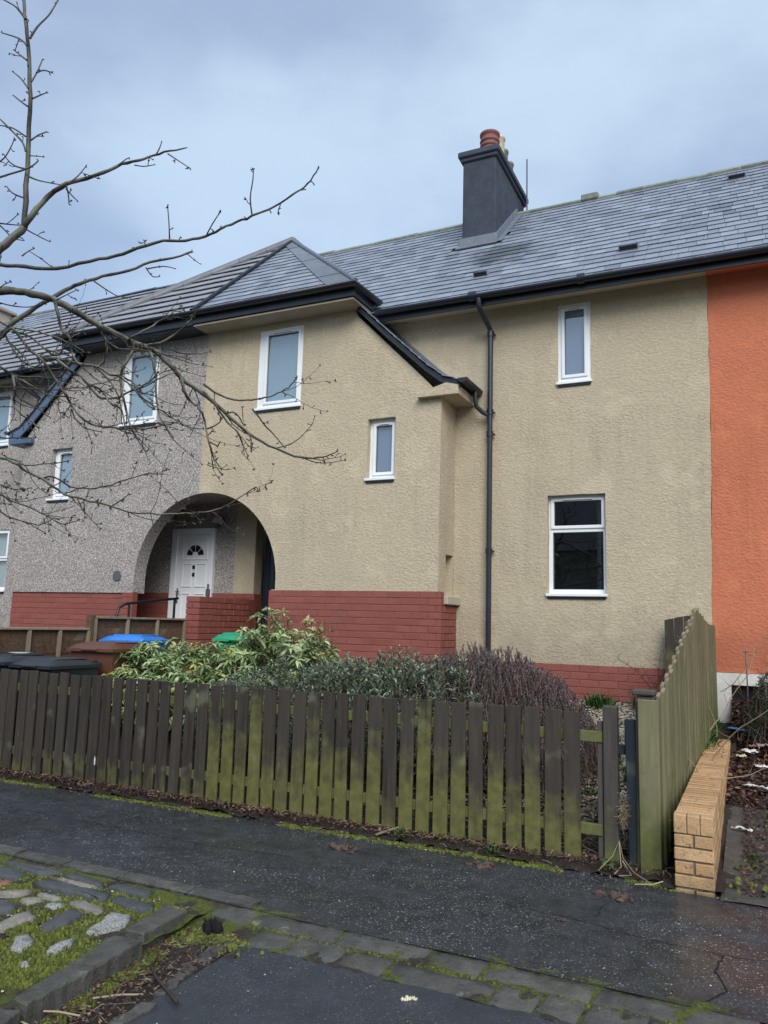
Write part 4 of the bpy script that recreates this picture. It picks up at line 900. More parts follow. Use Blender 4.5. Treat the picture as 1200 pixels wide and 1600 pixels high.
t = MB(); t.tube([(-3.38, 12.5, 8.6), (-3.38, 12.5, 9.72)], .013, 8); t.tube([(-3.53, 12.7, 8.98), (-3.38, 12.5, 8.93)], .008, 6); t.tube([(-3.53, 12.7, 8.86), (-3.38, 12.5, 8.93)], .008, 6); t.build('aerial_pole', 'aerial_purple', chim)
c = MB(); c.cbox(-17.1, -16.25, 11.7, 12.4, 7.9, 8.72, .02); c.cbox(-17.16, -16.16, 11.64, 12.46, 8.72, 8.80, .015); c.build('chimney', 'soffit_paint', far_house)
# grey house walls
o = [(-11.0, 1.835), (-8.39, 1.835)]+arch_pts(math.pi, aP)+[(XP-.002, 5.72), (-9.74, 5.72), (-9.78, 5.62), (-10.8, 4.60), (-11.0, 4.36)]
g_up, g_sm = (-8.89, -8.17, 4.44, 5.62), (-10.34, -9.88, 3.33, 4.17)
mb = wall_slab(o, [rect(*g_up), rect(*g_sm)], FR, .24); mb.box(-11.0, -10.9, YF+.24, YM, .5, 4.4); mb.build('wing_wall', 'grey_pebbledash', grey_house)
base_wall(grey_house, -11.0, -8.60, YF+.028, 1.832, .95)
base_wall(grey_house, -8.60, -8.385, YF+.004, 1.852, .95)
g_l, g_g = (-12.95, -12.11, 4.5, 5.52), (-13.3, -11.85, 1.87, 2.95)
o = [(-14.1, .5), (-10.9, .5), (-10.9, 5.75), (-14.1, 5.75)]
wall_slab(o, [rect(*g_l), rect(*g_g)], MN, .26).build('main_wall', 'grey_pebbledash', grey_house)
window(grey_house, *g_up, YF, .015, 'mirrored_sky_pale', left_wide=.05); window(grey_house, *g_sm, YF, .09, 'mirrored_sky_pale', left_wide=.02)
window(grey_house, *g_l, YM, .03, 'mirrored_sky_pale', left_wide=.02); window(grey_house, *g_g, YM, .03, 'blind_vertical', transom=2.42)
wall_slab([(-24, .3), (-14.102, .3), (-14.102, 5.75), (-24, 5.75)], [], MN, .26).build('main_wall', 'grey_pebbledash', far_house)
# recess behind the arch
YB = 10.0
c = MB(); c.box(-9.7, -7.41, YB, YB+.15, 1.88, 3.5); c.box(-9.7, -8.64, YB, YB+.15, .6, 1.88); c.box(-9.75, -9.65, YF+.241, YB, .6, 3.5); c.build('porch_back_wall', 'grey_pebbledash', grey_house)
c = MB(); c.box(-7.408, -7.02, YB-.001, YB+.2, 1.88, 3.5); c.box(-5.70, -5.6, YF+.241, 10.4, .6, 3.5); c.build('porch_back_wall', 'tan_roughcast', tan_house)
c = MB(); c.box(-9.7, -7.262, YF+.241, 10.4, 3.32, 3.45); c.build('porch_ceiling', 'grey_pebbledash', grey_house)
c = MB(); c.box(-7.26, -5.6, YF+.241, 10.4, 3.32, 3.45); c.build('porch_ceiling', 'tan_roughcast', tan_house)
c = MB(); c.box(-9.7, -7.262, YF, 10.0, .7, .93); c.build('porch_floor', 'path_concrete', grey_house)
c = MB(); c.box(-7.26, -5.6, YF, 10.3, .7, .93); c.build('porch_floor', 'path_concrete', tan_house)
base_wall(grey_house, -9.64, -8.64, YB-.02, 1.885, .95); base_wall(tan_house, -7.80, -7.02, YB-.02, 1.885, .95)
c = MB(); c.box(-7.02, -6.99, YB-.02, 10.2, .95, 1.88); c.build('porch_return', 'red_painted_brick', tan_house)
# navy timber door of the tan house
x = -6.98; c = MB(); c.box(-6.99, -5.71, 10.24, 10.27, .93, 3.32); dr = c.build('door', 'navy_door', tan_house)
while x < -5.75:
    b_ = MB(); b_.cbox(x, min(x+.094, -5.72), 10.21, 10.239, .94, 3.3, .008); b_.build('door_board', 'navy_door', dr); x += .10
# white panelled door of the grey house
c = MB(); Y0 = YB-.06
for q in ((-8.645, -8.53, .93, 2.93), (-7.855, -7.79, .93, 2.93), (-8.53, -7.855, 2.83, 2.93)): c.cbox(q[0], q[1], Y0, YB+.06, q[2], q[3], .006)
wd = c.build('door', 'upvc_white', grey_house)
c = MB(); c.cbox(-8.53, -7.855, Y0+.03, Y0+.07, .95, 2.828, .004); leaf = c.build('door_leaf', 'upvc_white', wd)
c = MB(); yl = Y0+.022
def ring(x0, x1, z0, z1, w=.016):
    for q in ((x0, x0+w, z0, z1), (x1-w, x1, z0, z1), (x0+w, x1-w, z0, z0+w), (x0+w, x1-w, z1-w, z1)): c.cbox(q[0], q[1], yl-.006, yl+.009, q[2], q[3], .003)
ring(-8.41, -8.22, 1.98, 2.36); ring(-8.15, -7.93, 1.98, 2.36); ring(-8.41, -8.22, 1.1, 1.88); ring(-8.15, -7.93, 1.1, 1.88); ring(-8.42, -7.92, 2.42, 2.76)
c.build('door_panel', 'upvc_white', wd)
for i in range(4):   # sunburst light
    g = MB(); a0 = math.pi*(i/4)+.07; a1 = math.pi*((i+1)/4)-.07; cx, cz = -8.165, 2.49
    pts = [V(cx+r_*math.cos(a), yl, cz+r_*math.sin(a)) for r_, aa in ((.17, (a0, (a0+a1)/2, a1)), (.065, (a1, a0))) for a in aa]
    g.prism(pts, V(0, .005, 0), V(0, -.002, 0)); g.build('sunburst_pane', 'black_paint', wd)
for z in (2.30, 2.18):
    g = MB(); g.cbox(-8.205, -8.15, yl-.006, yl+.006, z-.03, z+.03, .003); g.build('door_viewer' if z > 2.2 else 'knocker', 'black_paint', wd)
g = MB(); g.cbox(-8.50, -8.465, yl-.008, yl+.006, 1.72, 1.96, .004); g.tube([(-8.483, yl-.01, 1.9), (-8.483, yl-.05, 1.9), (-8.40, yl-.05, 1.9)], .009, 8); g.build('handle', 'steel_handle', wd)
g = MB(); g.cbox(-7.86, -7.80, Y0-.05, Y0-.002, 1.83, 1.95, .008); g.tube([(-7.83, Y0-.03, 1.95), (-7.83, Y0-.03, 2.03)], .014, 8); g.build('key_safe', 'lamp_grey', wd)
g = MB(); Mf = Matrix.Translation((-7.68, YB-.13, 3.03)) @ Matrix.Rotation(math.radians(-28), 4, 'X')
g.cbox(-.10, .10, -.02, .03, -.07, .07, .006, Mf); g.cbox(-.02, .02, .0, .14, -.02, .02, .003, Matrix.Translation((-7.68, YB-.13, 3.03))); g.tube([(-7.68, YB-.10, 2.96), (-7.68, YB-.12, 2.91)], .028, 10); fl = g.build('floodlight', 'lamp_grey', grey_house)
g = MB(); g.box(-.085, .085, -.024, -.0205, -.055, .055, Mf); g.build('lamp_lens', 'lamp_lens', fl)
g = MB(); g.lathe((-8.72, YF-.012, 2.09), [(.075, 0), (.085, .004), (.085, .010), (.0, .0101)], 20, 'Y'); g.build('wall_plaque', 'lamp_grey', grey_house)
# orange house wall
o = [(-.453, 1.06), (4.6, 1.06), (4.6, 5.75), (-.378, 5.75), (-.383, 4.4), (-.398, 3.2), (-.438, 1.8)]
wall_slab(o, [], MN, .26).build('main_wall', 'orange_roughcast', orange_house)
o = [(-.46, .3), (4.6, .3), (4.6, 1.055), (-.46, 1.055)]
wall_slab(o, [[(-.27, .66), (.06, .66), (.06, .93), (-.27, .93)]], lambda u, z, w: V(u, YM-.035+w, z), .2).build('base_wall', 'whitewash', orange_house)
c = MB(); c.box(-.27, .06, YM+.05, YM+.08, .66, .93); c.build('vent_opening', 'black_paint', orange_house)
# rear block: closes the terrace behind
c = MB(); c.box(-24, 4.6, 15.6, 15.8, .2, 5.7); c.build('rear_wall', 'tan_roughcast', tan_house)

# dividing wall between the two porches
dw = thing('dividing_wall', 'low red painted brick wall standing out from the arch between the two porches', 'wall', None)
c = MB(); c.box(-7.08, -6.88, 8.54, 9.9, .6, 1.785); core = c.build('wall_core', 'red_painted_mortar', dw)
brick_band(core, (-7.095, 8.532, 0), (1, 0, 0), .23, 1.79, 13, proud=.006, bl=.23)
brick_band(core, (-6.873, 8.532, 0), (0, 1, 0), 1.2, 1.79, 13, proud=.006, first=1)
# ================================================================== picket fence
YP = 5.33
pf = thing('picket_fence', 'long dark brown picket fence with green algae along its foot beside the pavement', 'fence', None)
x = -1.07-.105; n = 0
ptop = MB()
while x > -8.2:
    w = R.uniform(.098, .108); lean = R.uniform(-.010, .010); zt = .955+R.uniform(-.008, .010); zb = R.uniform(.0, .03)
    if x < -6: zt += .005
    mb = MB(); xx = 0.
    mb.cbox(-w/2, w/2, -.010, .010, zb, zt, .003, Matrix.Rotation(lean, 4, 'Y'))
    me = mb.mesh('picket')
    for v in me.vertices:
        if v.co.z > .5: v.co.z += v.co.x*R.uniform(-.06, .06)*1.
    o = obj('picket', me, 'picket_wood', pf); o.location = (x+w/2, YP-.055+R.uniform(-.004, .006), 0)
    g = max(0., min(1., (x+4.1)/1.8)) if x < -2 else max(.45, 1-(x+2.0)*.6)
    base = .20 if x < -4.2 else .26
    al = base+R.uniform(-.09, .10)
    if -3.7 < x < -1.9 and R.random() < .4: al = R.uniform(.5, 1.0)
    elif -4.3 < x < -1.6: al = R.uniform(.25, .78)
    elif x >= -1.6: al = R.uniform(.26, .72)
    o['algae'] = al
    x -= R.uniform(.129, .135); n += 1
for z in (.22, .80):
    mb = MB(); mb.cbox(-8.4, -.935 if z < .5 else -.93, YP-.042, YP-.008, z-.035, z+.035, .004); mb.build('rail', 'green_fence_wood', pf, algae=1.2)
for x in (-2.9, -4.8, -6.7):
    mb = MB(); mb.cbox(x-.04, x+.04, YP-.005, YP+.07, -.1, .90, .004); mb.build('post', 'brown_post_wood', pf, algae=.3)
mb = MB(); mb.cbox(-.925, -.835, YP-.05, YP+.04, -.05, 1.0, .006); mb.build('end_post', 'brown_post_wood', pf, algae=.28)
mb = MB(); mb.cbox(-.965, -.93, YP-.03, YP+.0, .02, .90, .004); mb.build('post_batten', 'brown_post_wood', pf, algae=.1)
t = MB(); t.blob((-5.28, YP-.068, .22), .008, .003, .045, 3, .4, 1); tag(t.build('paper_scrap', 'litter_white'), 'small white paper scrap caught between two brown pickets', 'litter')
gp = MB(); gp.cbox(-.772, -.706, YP-.04, YP+.0, -.02, .925, .005, Matrix.Translation((-.74, YP, 0)) @ Matrix.Rotation(math.radians(-1.2), 4, 'Y') @ Matrix.Translation((.74, -YP, 0)))
o = gp.build('gate_stile', 'blue_black_wood', None, algae=.22); tag(o, 'narrow blue-black wooden post left over from a gate, beside the green fence board', 'post')
t = MB(); t.cbox(-.84, -.765, YP-.01, YP+.015, .70, .76, .004); t.build('hinge_block', 'blue_black_wood', o, algae=0.)
# ================================================================== green boarded fence
A, B_ = V(-.585, 5.30, 0), V(-.425, 9.33, 0); D = (B_-A).normalized(); PN = V(D.y, -D.x, 0)
gf = thing('boarded_fence', 'tall weathered green vertical board fence running from the pavement up to the house wall', 'fence', None)
L_ = (B_-A).length; s_ = 0.; i = 0
def ftop(s):
    if s < 2.25: return 1.06+.64*(s/2.25)
    t = (s-2.25)/(L_-2.25); return 1.70-.20*math.sin(min(1, t*1.0)*math.pi/2)+.07*t
while s_ < L_-.05:
    w = R.uniform(.095, .105); p = A+D*(s_+w/2); off = .012 if i % 2 else -.004
    zb = gz_left(0, p.y)*.75-.05; zt = ftop(s_+w/2)+R.uniform(-.006, .006)
    mb = MB(); mb.cbox(-w/2-.006, w/2+.006, -.009, .009, zb-zb, zt-zb, .003); me = mb.mesh('fence_board')
    o = obj('fence_board', me, 'green_fence_wood', gf); o.location = p+PN*off+V(0, 0, zb); o.rotation_euler = (R.uniform(-.004, .004), R.uniform(-.006, .006), math.atan2(D.y, D.x)); o['algae'] = R.uniform(.15, .7)
    if i % 1 == 0 and s_ < 2.3:
        c = MB(); c.cbox(-w/2+.003, w/2-.003, -.0115, .0115, -.004, .006, .002); o2 = obj('board_cap', c.mesh('board_cap'), 'batten_wood', gf); o2.location = p+PN*(off-.0)+V(0, 0, zt+.002); o2.rotation_euler = (0, -math.atan(.285), math.atan2(D.y, D.x))
    s_ += w*.98; i += 1
for z in (.30, .85): 
    mb = MB(); a = A-PN*.045+V(0, 0, z); b_ = B_-PN*.045+V(0, 0, z+.55)
    mb.prism([a, b_, b_+V(0, 0, .07), a+V(0, 0, .07)], -PN*.035, V(0, 0, 0)); mb.build('rail', 'green_fence_wood', gf, algae=.6)
mb = MB(); mb.cbox(-.062, .062, -.012, .012, 0, 1.06, .004); o = obj('front_board', mb.mesh('front_board'), 'green_fence_wood', gf); o.location = (-.638, YP-.075, 0); o['algae'] = .55
mb = MB(); mb.cbox(-.72, -.60, YP-.05, YP+.05, -.05, 1.075, .006); mb.cbox(-.735, -.60, YP-.07, YP+.07, 1.085, 1.115, .006); mb.build('post', 'brown_post_wood', gf, algae=.5)
ep = thing('fence_panel', 'short dark green panel with a curved top against the tan wall behind the board fence', 'fence panel', None, (-.80, 9.22, .6))
pts = [(-.125, 0), (.17, 0), (.17, 1.055), (.12, 1.065), (.02, 1.045), (-.125, 1.01)]
for k in range(3):
    a, b2 = -.125+.1*k, -.125+.1*k+.095
    mb = MB(); pl = clip(clip(pts, -1, 0, -a), 1, 0, b2); mb.prism([V(x, 0, z) for x, z in pl], V(0, .02, 0), V(0, 0, 0)); o = mb.build('panel_board', 'picket_wood', ep, algae=.75)
# ================================================================== buff brick garden wall
lw = thing('garden_wall', 'low buff brick wall with a brick-on-edge coping beside the green board fence', 'wall', None)
WX, WY0, WY1 = -.375, 5.045, 8.9
c = MB(); c.box(WX-.097, WX+.097, WY0+.012, WY1-.01, -.05, .40); core = c.build('wall_core', 'dark_mortar', lw)
WT = .43
# coping: bricks on edge across the wall; the front face shows three on-end bricks
y = WY0; k = 0
c3 = [(-.073, .068), (0, .068), (.073, .068)]
for dx, w in c3: brick(w, .10, .103, 'buff_brick', core, Matrix.Translation((WX+dx, WY0+.05, WT-.052)), 'coping_brick')
y = WY0+.104
while y < WY1:
    brick(.213, .066, .103, 'buff_brick', core, Matrix.Translation((WX+R.uniform(-.001, .001), y+.033, WT-.0525+R.uniform(-.001, .001))), 'coping_brick', .006); y += .0735
for r_ in range(5):
    z = WT-.11-.0375-r_*.075+.003
    if r_ % 2 == 0:
        for sx in (-1, 1): brick(.1, .10, .065, 'buff_brick', core, Matrix.Translation((WX+sx*.0555, WY0+.05, z)))
        y = WY0+.105
    else:
        brick(.213, .10, .065, 'buff_brick', core, Matrix.Translation((WX, WY0+.05, z))); y = WY0+.105+.112
        for sx in (-1, 1): brick(.1, .105, .065, 'buff_brick', core, Matrix.Translation((WX+sx*.0565, WY0+.1575, z)))
    while y < WY1-.1:
        for sx in (1, -1): brick(.1, .213, .065, 'buff_brick', core, Matrix.Translation((WX+sx*.0565, y+.1065, z)))
        y += .2235
    if z-.04 < -.05: break
# ================================================================== party fence of lap panels beside the bins
lf = thing('lap_panel_fence', 'brown overlap panel fence with pale battens between the two front gardens', 'fence', None)
def lap(y0, y1, z0, z1, drop):
    k = 7; h = (z1-z0)/k
    for i in range(k):
        z = z0+i*h; mb = MB(); mb.prism([V(-7.10, y0, z), V(-7.10, y1, z-0*drop), V(-7.10, y1, z+h*1.15), V(-7.10, y0, z+h*1.15)], V(-.008-.010*0, 0, 0), V(.0+.008*(1 if i % 2 else 0), 0, 0)); mb.build('lap_board', 'lap_panel_wood', lf, algae=-1.)
    y = y0
    while y <= y1+.001:
        mb = MB(); mb.cbox(-7.09, -7.055, y-.02, y+.02, z0, z1+.01, .003); mb.build('batten', 'batten_wood', lf, algae=-1.); y += (y1-y0)/3
    mb = MB(); mb.cbox(-7.13, -7.05, y0, y1, z1+.012, z1+.04, .004); mb.build('cap_rail', 'batten_wood', lf, algae=-1.)
    mb = MB(); mb.cbox(-7.088, -7.05, y0, y1, z0-.03, z0-.001, .004); mb.build('bottom_rail', 'batten_wood', lf, algae=-1.)
lap(7.02, 8.50, .62, 1.44, 0); lap(5.75, 6.93, .42, 1.30, 0); lap(4.5, 5.72, .3, 1.26, 0)
for y, z in ((6.975, 1.50), (8.53, 1.46), (5.735, 1.36)):
    mb = MB(); mb.cbox(-7.14, -7.06, y-.04, y+.04, 0, z, .006); mb.build('post', 'lap_panel_wood', lf, algae=-1.)
# handrail
t = MB(); t.tube([(-7.6, 7.74, .6), (-7.6, 7.76, 1.50), (-7.6, 7.80, 1.60), (-7.6, 7.92, 1.655), (-7.6, 8.95, 1.765)], .019, 10); hr = t.build('handrail', 'black_paint'); tag(hr, 'black metal handrail beside the neighbour path leading to the white door', 'handrail')
t = MB(); t.tube([(-7.6, 7.98, .6), (-7.6, 7.98, 1.655)], .017, 8); t.build('upright', 'black_paint', hr); t = MB(); t.tube([(-7.6, 8.88, .7), (-7.6, 8.88, 1.75)], .019, 8); t.build('upright', 'black_paint', hr)
_sh = math.atan2(.36, 4.0)
_M = Matrix.Translation((-7.10, 8.5, 0)) @ Matrix.Rotation(-_sh, 4, 'Z') @ Matrix.Translation((7.10, -8.5, 0))
for ch in [o for o in bpy.data.objects if o.parent == lf]: ch.matrix_local = _M
# ================================================================== wheelie bins
def bin_(x, y, z, rz, mat, label, sc=1.):
    r = thing('wheelie_bin', label, 'wheelie bin', 'wheelie bins behind the picket fence', (x, y, z), rz)
    mb = MB(); prof = [(.20, .24, .06), (.235, .29, .5), (.27, .335, .97)]
    vs = []
    for hx, hy, h in prof: vs += [V(-hx, -hy, h), V(hx, -hy, h), V(hx, hy, h), V(-hx, hy, h)]
    mb.add(vs, [(3, 2, 1, 0)]+[(i*4+j, i*4+(j+1) % 4, (i+1)*4+(j+1) % 4, (i+1)*4+j) for i in range(2) for j in range(4)]+[(8, 9, 10, 11)])
    mb.build('body', mat, r)
    c = MB(); c.cbox(-.29, .29, -.355, .35, .955, .985, .008); c.build('rim', mat, r)
    # lid: shallow dome with front lip, ribs and rear handle
    l = MB(); nx, ny = 10, 10; vs = []
    for j in range(ny+1):
        for i in range(nx+1):
            u, v = i/nx*2-1, j/ny*2-1; e = (1-abs(u)**5)*(1-abs(v)**5)
            z_ = .99+.045*e+.018*(1-v)*.5; vs.append(V(u*.295, -.01+v*.37, z_ if e > 0 else .975))
    l.add(vs, [(j*(nx+1)+i, j*(nx+1)+i+1, (j+1)*(nx+1)+i+1, (j+1)*(nx+1)+i) for j in range(ny) for i in range(nx)], True)
    rim = [V(-.295, -.38, .975), V(.295, -.38, .975), V(.295, .36, .975), V(-.295, .36, .975)]; l.prism(rim, V(0, 0, .012), V(0, 0, -.02))
    lid = l.build('lid', mat, r, fix=False)
    c = MB(); c.cbox(-.10, .10, -.40, -.36, .965, .99, .006); c.build('lid_lip', mat, lid)
    c = MB(); c.cbox(-.20, .20, -.22, .22, 1.035, 1.052, .008); c.build('lid_panel', mat, lid)
    for sx in (-.17, .17):
        c = MB(); c.cbox(sx-.02, sx+.02, .30, .40, .93, 1.02, .01); c.build('hinge', mat, r)
    c = MB(); c.tube([(-.22, .405, .985), (.22, .405, .985)], .016, 10); c.build('handle', mat, r)
    for sx in (-1, 1):
        w = MB(); w.lathe((sx*.24, .26, .10), [(.04, -.025), (.10, -.025), (.10, .025), (.04, .025)], 18, 'X'); w.build('wheel', 'black_paint', r)
    if sc != 1: r.scale = (sc, sc, sc)
    return r
bin_(-7.06, 5.80, .02, .05, 'bin_black', 'black wheelie bin with a pale sheet on its lid, at the left edge')
bin_(-6.49, 5.86, .05, .04, 'bin_black', 'second black wheelie bin, between the first black bin and the brown one', .95)
bin_(-6.52, 6.62, .15, .15, 'bin_brown', 'brown wheelie bin between the black bins and the blue one')
bin_(-6.88, 7.38, .27, .25, 'bin_blue', 'bright blue wheelie bin behind the brown bin and the leafy shrub', .95)
bin_(-5.78, 8.02, .27, .5, 'bin_green', 'green wheelie bin half hidden by the leafy shrub under the arch')
m = MB(); m.blob((-7.02, 5.84, 1.08), .13, .09, .008, 2, .3, 2); tag(m.build('paper_sheet', 'bin_grey_mark'), 'pale sheet lying on the lid of the leftmost black bin', 'litter')
# ================================================================== kerbs, setts, flush stones
def poly_stone(name, pts, z0, z1, mat, parent=None, cham=.012, wob=.006, zf=None, smooth=False, **pr):
    n = len(pts); c = V(sum(p[0] for p in pts)/n, sum(p[1] for p in pts)/n, 0)
    # densify the outline and roughen it
    loop = []
    for i in range(n):
        a, b_ = V(*pts[i], 0), V(*pts[(i+1) % n], 0); k = max(1, int((b_-a).length/.035))
        for q in range(k): loop.append(a.lerp(b_, q/k)+V(R.uniform(-wob, wob), R.uniform(-wob, wob), 0))
    m_ = len(loop); tilt = V(R.uniform(-.02, .02), R.uniform(-.02, .02), 0); mb = MB()
    z1v = [z1+(zf(p) if zf else (p-c).dot(tilt))+R.uniform(-.002, .002) for p in loop]
    r0_ = [V(p.x, p.y, z0) for p in loop]; r1_ = [V(p.x, p.y, z-cham) for p, z in zip(loop, z1v)]
    r2_ = [V(p.x, p.y, 0).lerp(V(c.x, c.y, 0), min(.5, cham/max(.03, (p-c).length)))+V(0, 0, z) for p, z in zip(loop, z1v)]
    cz = z1+(zf(c) if zf else 0)
    r3_ = [V(p.x, p.y, 0).lerp(V(c.x, c.y, 0), .5)+V(0, 0, (z+cz)/2+R.uniform(-.002, .003)) for p, z in zip(loop, z1v)]
    vs = r0_+r1_+r2_+r3_+[V(c.x, c.y, cz+.001)]
    fs = [(k*m_+i, k*m_+(i+1) % m_, (k+1)*m_+(i+1) % m_, (k+1)*m_+i) for k in range(3) for i in range(m_)]+[(3*m_+i, 3*m_+(i+1) % m_, 4*m_) for i in range(m_)]
    mb.add(vs, fs, smooth); return mb.build(name, mat, parent, **pr)
sheet('joint_soil', 'mossy_soil', -4.7, 7, 3.33, 3.64, .03, lambda x, y: -.058+(y-3.345)*.205, .010, 9., **ST)
vergeo = sheet('cobbled_verge', 'mossy_soil', -9, -2.64, .8, 3.60, .04, lambda x, y: -.018+.012*noise.noise(V(x*3, y*3, 2)), .018, 6., **ST)
mats = ['pale_granite', 'pale_granite', 'pale_granite', 'buff_sett', 'dark_sett', 'buff_sett', 'dark_sett', 'dark_sett', 'buff_sett', 'buff_sett', 'dark_sett', 'dark_sett', 'buff_sett', 'dark_sett', 'dark_sett', 'dark_sett', 'pale_granite', 'rust_sett', 'buff_sett', 'pale_granite']
for pts, mt in zip(COBBLES, mats): poly_stone('cobble', pts, -.1, .010, mt, vergeo, .014, .006, smooth=True)
# more setts off to the left and nearer, in rough rows
occ = [(sum(p[0] for p in c)/len(c), sum(p[1] for p in c)/len(c)) for c in COBBLES]
for row in range(9):
    for k in range(12):
        x = -3.35-.31*k+(row % 2)*.14+R.uniform(-.03, .03); y = 3.42-.22*row+R.uniform(-.02, .02)
        if any(abs(x-a)<.33 and abs(y-b_)<.2 for a, b_ in occ) or (row > 2 and R.random() < .45): continue
        w, h = R.uniform(.10, .13), R.uniform(.05, .075)
        poly_stone('cobble', [(x-w, y-h), (x+w, y-h), (x+w, y+h), (x-w, y+h)], -.1, .006, R.choice(['dark_sett', 'buff_sett', 'dark_sett', 'pale_granite']), vergeo, .014, .008, smooth=True)
kerb = thing('kerb', 'raised grey kerb stones along the edge of the mossy cobbles', 'kerb', None)
for pts in KERBS: poly_stone('kerb_stone', pts, -.2, .018, 'kerb_stone_grey', kerb, .006, .004)
for i in range(4):
    y = 2.14-i*.66; poly_stone('kerb_stone', [(-2.66, y-.62), (-2.68, y), (-2.53, y), (-2.51, y-.62)], -.2, .015, 'kerb_stone_grey', kerb, .006, .004)
fe = thing('edging_stones', 'flush edging stones with mossy joints between pavement and dark asphalt patch', 'kerb', None)
for pts in FLUSH: poly_stone('edging_stone', pts, -.2, -.055, 'kerb_stone_grey', fe, .004, .008)
ZF = lambda p: -.054+(p.y-3.345)*.205
x = -2.30
while x < 6:
    l = R.uniform(.16, .55); q = lambda: R.uniform(-.016, .016)
    poly_stone('edging_stone', [(x+.005, 3.345+q()), (x+l, 3.345+q()), (x+l+.025, 3.468+q()), (x+.03, 3.468+q())], -.2, .001, 'kerb_stone_grey', fe, .006, .006, ZF, True)
    x += l+.012
x = -2.62
while x < 6:
    l = R.uniform(.22, .5)
    poly_stone('edging_stone', [(x+.005, 3.484+q()), (x+l, 3.484+q()), (x+l+.02, 3.590+q()), (x+.025, 3.590+q())], -.2, .001, 'kerb_stone_grey', fe, .006, .006, ZF, True)
    x += l+.012
x = -4.7
while x < -2.7:
    l = R.uniform(.32, .5); poly_stone('edging_stone', [(x+.006, 3.60), (x+l, 3.60), (x+l, 3.70), (x+.006, 3.70)], -.2, .012, 'kerb_stone_grey', fe, .004, .006); x += l+.012
# cracks in the pavement
def crack(pts, w=.008):
    mb = MB(); P_ = []
    for i in range(len(pts)-1):
        a, b_ = V(*pts[i], 0), V(*pts[i+1], 0); k = max(2, int((b_-a).length/.03))
        for q in range(k): P_.append(a.lerp(b_, q/k)+V(R.uniform(-.010, .010), R.uniform(-.010, .010), 0))
    for i in range(len(P_)-1):
        d = (P_[i+1]-P_[i]).normalized(); n_ = V(-d.y, d.x, 0); wa, wb = w*R.uniform(.3, 1.), w*R.uniform(.3, 1.)
        z = lambda p: V(0, 0, .006*noise.noise(V(p.x*1.2, p.y*1.7, 0))+.003)
        mb.add([P_[i]-n_*wa/2+z(P_[i]), P_[i]+n_*wa/2+z(P_[i]), P_[i+1]+n_*wb/2+z(P_[i+1]), P_[i+1]-n_*wb/2+z(P_[i+1])], [(0, 1, 2, 3)])
    return mb
c = crack([(-.20, 4.20), (-.22, 4.0), (-.17, 3.8), (-.25, 3.66), (-.33, 3.62)], .014); c2 = crack([(-1.35, 4.35), (-.9, 4.30), (-.55, 4.22), (-.2, 4.2), (.4, 4.26)], .007)
c.add(c2.v, c2.f); c2 = crack([(-.80, 4.62), (-.82, 4.4), (-.93, 4.33)], .005); c.add(c2.v, c2.f)
c2 = crack([(-6, 4.45), (-4.6, 4.42), (-3.4, 4.40), (-2.7, 4.46)], .006); c.add(c2.v, c2.f); c.build('pavement_crack', 'crack_tar', None, fix=False, kind='structure')
# ================================================================== small scatter helpers
def leaf_pts(p, d, up, l, w, fold=.15, droop=.25):
    d = d.normalized(); s = d.cross(up).normalized() if d.cross(up).length > .01 else V(1, 0, 0); n = s.cross(d)
    q = [p, p+d*l*.45+s*w/2+n*w*fold-V(0, 0, l*droop*.2), p+d*l*.5-V(0, 0, l*droop*.25), p+d*l*.45-s*w/2+n*w*fold-V(0, 0, l*droop*.2), p+d*l-V(0, 0, l*droop)]
    return q, [(0, 2, 1), (0, 3, 2), (1, 2, 4), (2, 3, 4)]
def add_leaf(mb, *a, **k): q, f = leaf_pts(*a, **k); mb.add(q, f)
def prof(pr, x):
    if x <= pr[0][0] or x >= pr[-1][0]: return None
    for (a, za), (b_, zb) in zip(pr, pr[1:]):
        if a <= x <= b_: return za+(zb-za)*(x-a)/(b_-a)
rnd = random.Random(31)
def rdir(up=.3): 
    v = V(rnd.gauss(0, 1), rnd.gauss(0, 1), rnd.gauss(0, .7)+up); return v.normalized()
# ------------------------------------------------------------------ leafy shrub (whorls of long leaves)
def shrub_points(pr, yc, hd, n, zmin, shell=.45):
    out = []
    while len(out) < n:
        x = rnd.uniform(pr[0][0], pr[-1][0]); t = prof(pr, x)
        if t is None: continue
        v = rnd.uniform(-1, 1); top = zmin+(t-zmin)*(1-abs(v)**3*.55); k = rnd.random()**.55
        z = zmin+(top-zmin)*k
        if k < .5 and abs(v) < .45 and rnd.random() < .6: continue
        out.append((V(x, yc+hd*v, z), k))
    return out
ls = thing('leafy_shrub', 'tall shrub with long drooping green and yellow leaves behind the brown pickets', 'shrub', None)
PR = [(-7.05, .72), (-6.85, .95), (-6.5, 1.12), (-6.25, 1.18), (-6.08, 1.27), (-5.9, 1.13), (-5.63, 1.22), (-5.4, 1.15), (-5.22, 1.32), (-5.0, 1.12), (-4.9, 1.16), (-4.72, 1.46), (-4.60, 1.64), (-4.48, 1.56), (-4.35, 1.42), (-4.18, 1.48), (-4.06, 1.52), (-3.96, 1.33), (-3.82, .9)]
pts = [p for p in shrub_points(PR, 6.85, .62, 1500, .35)]
stems = MB(); leaves = []; ycol = MB(); rcol = MB()
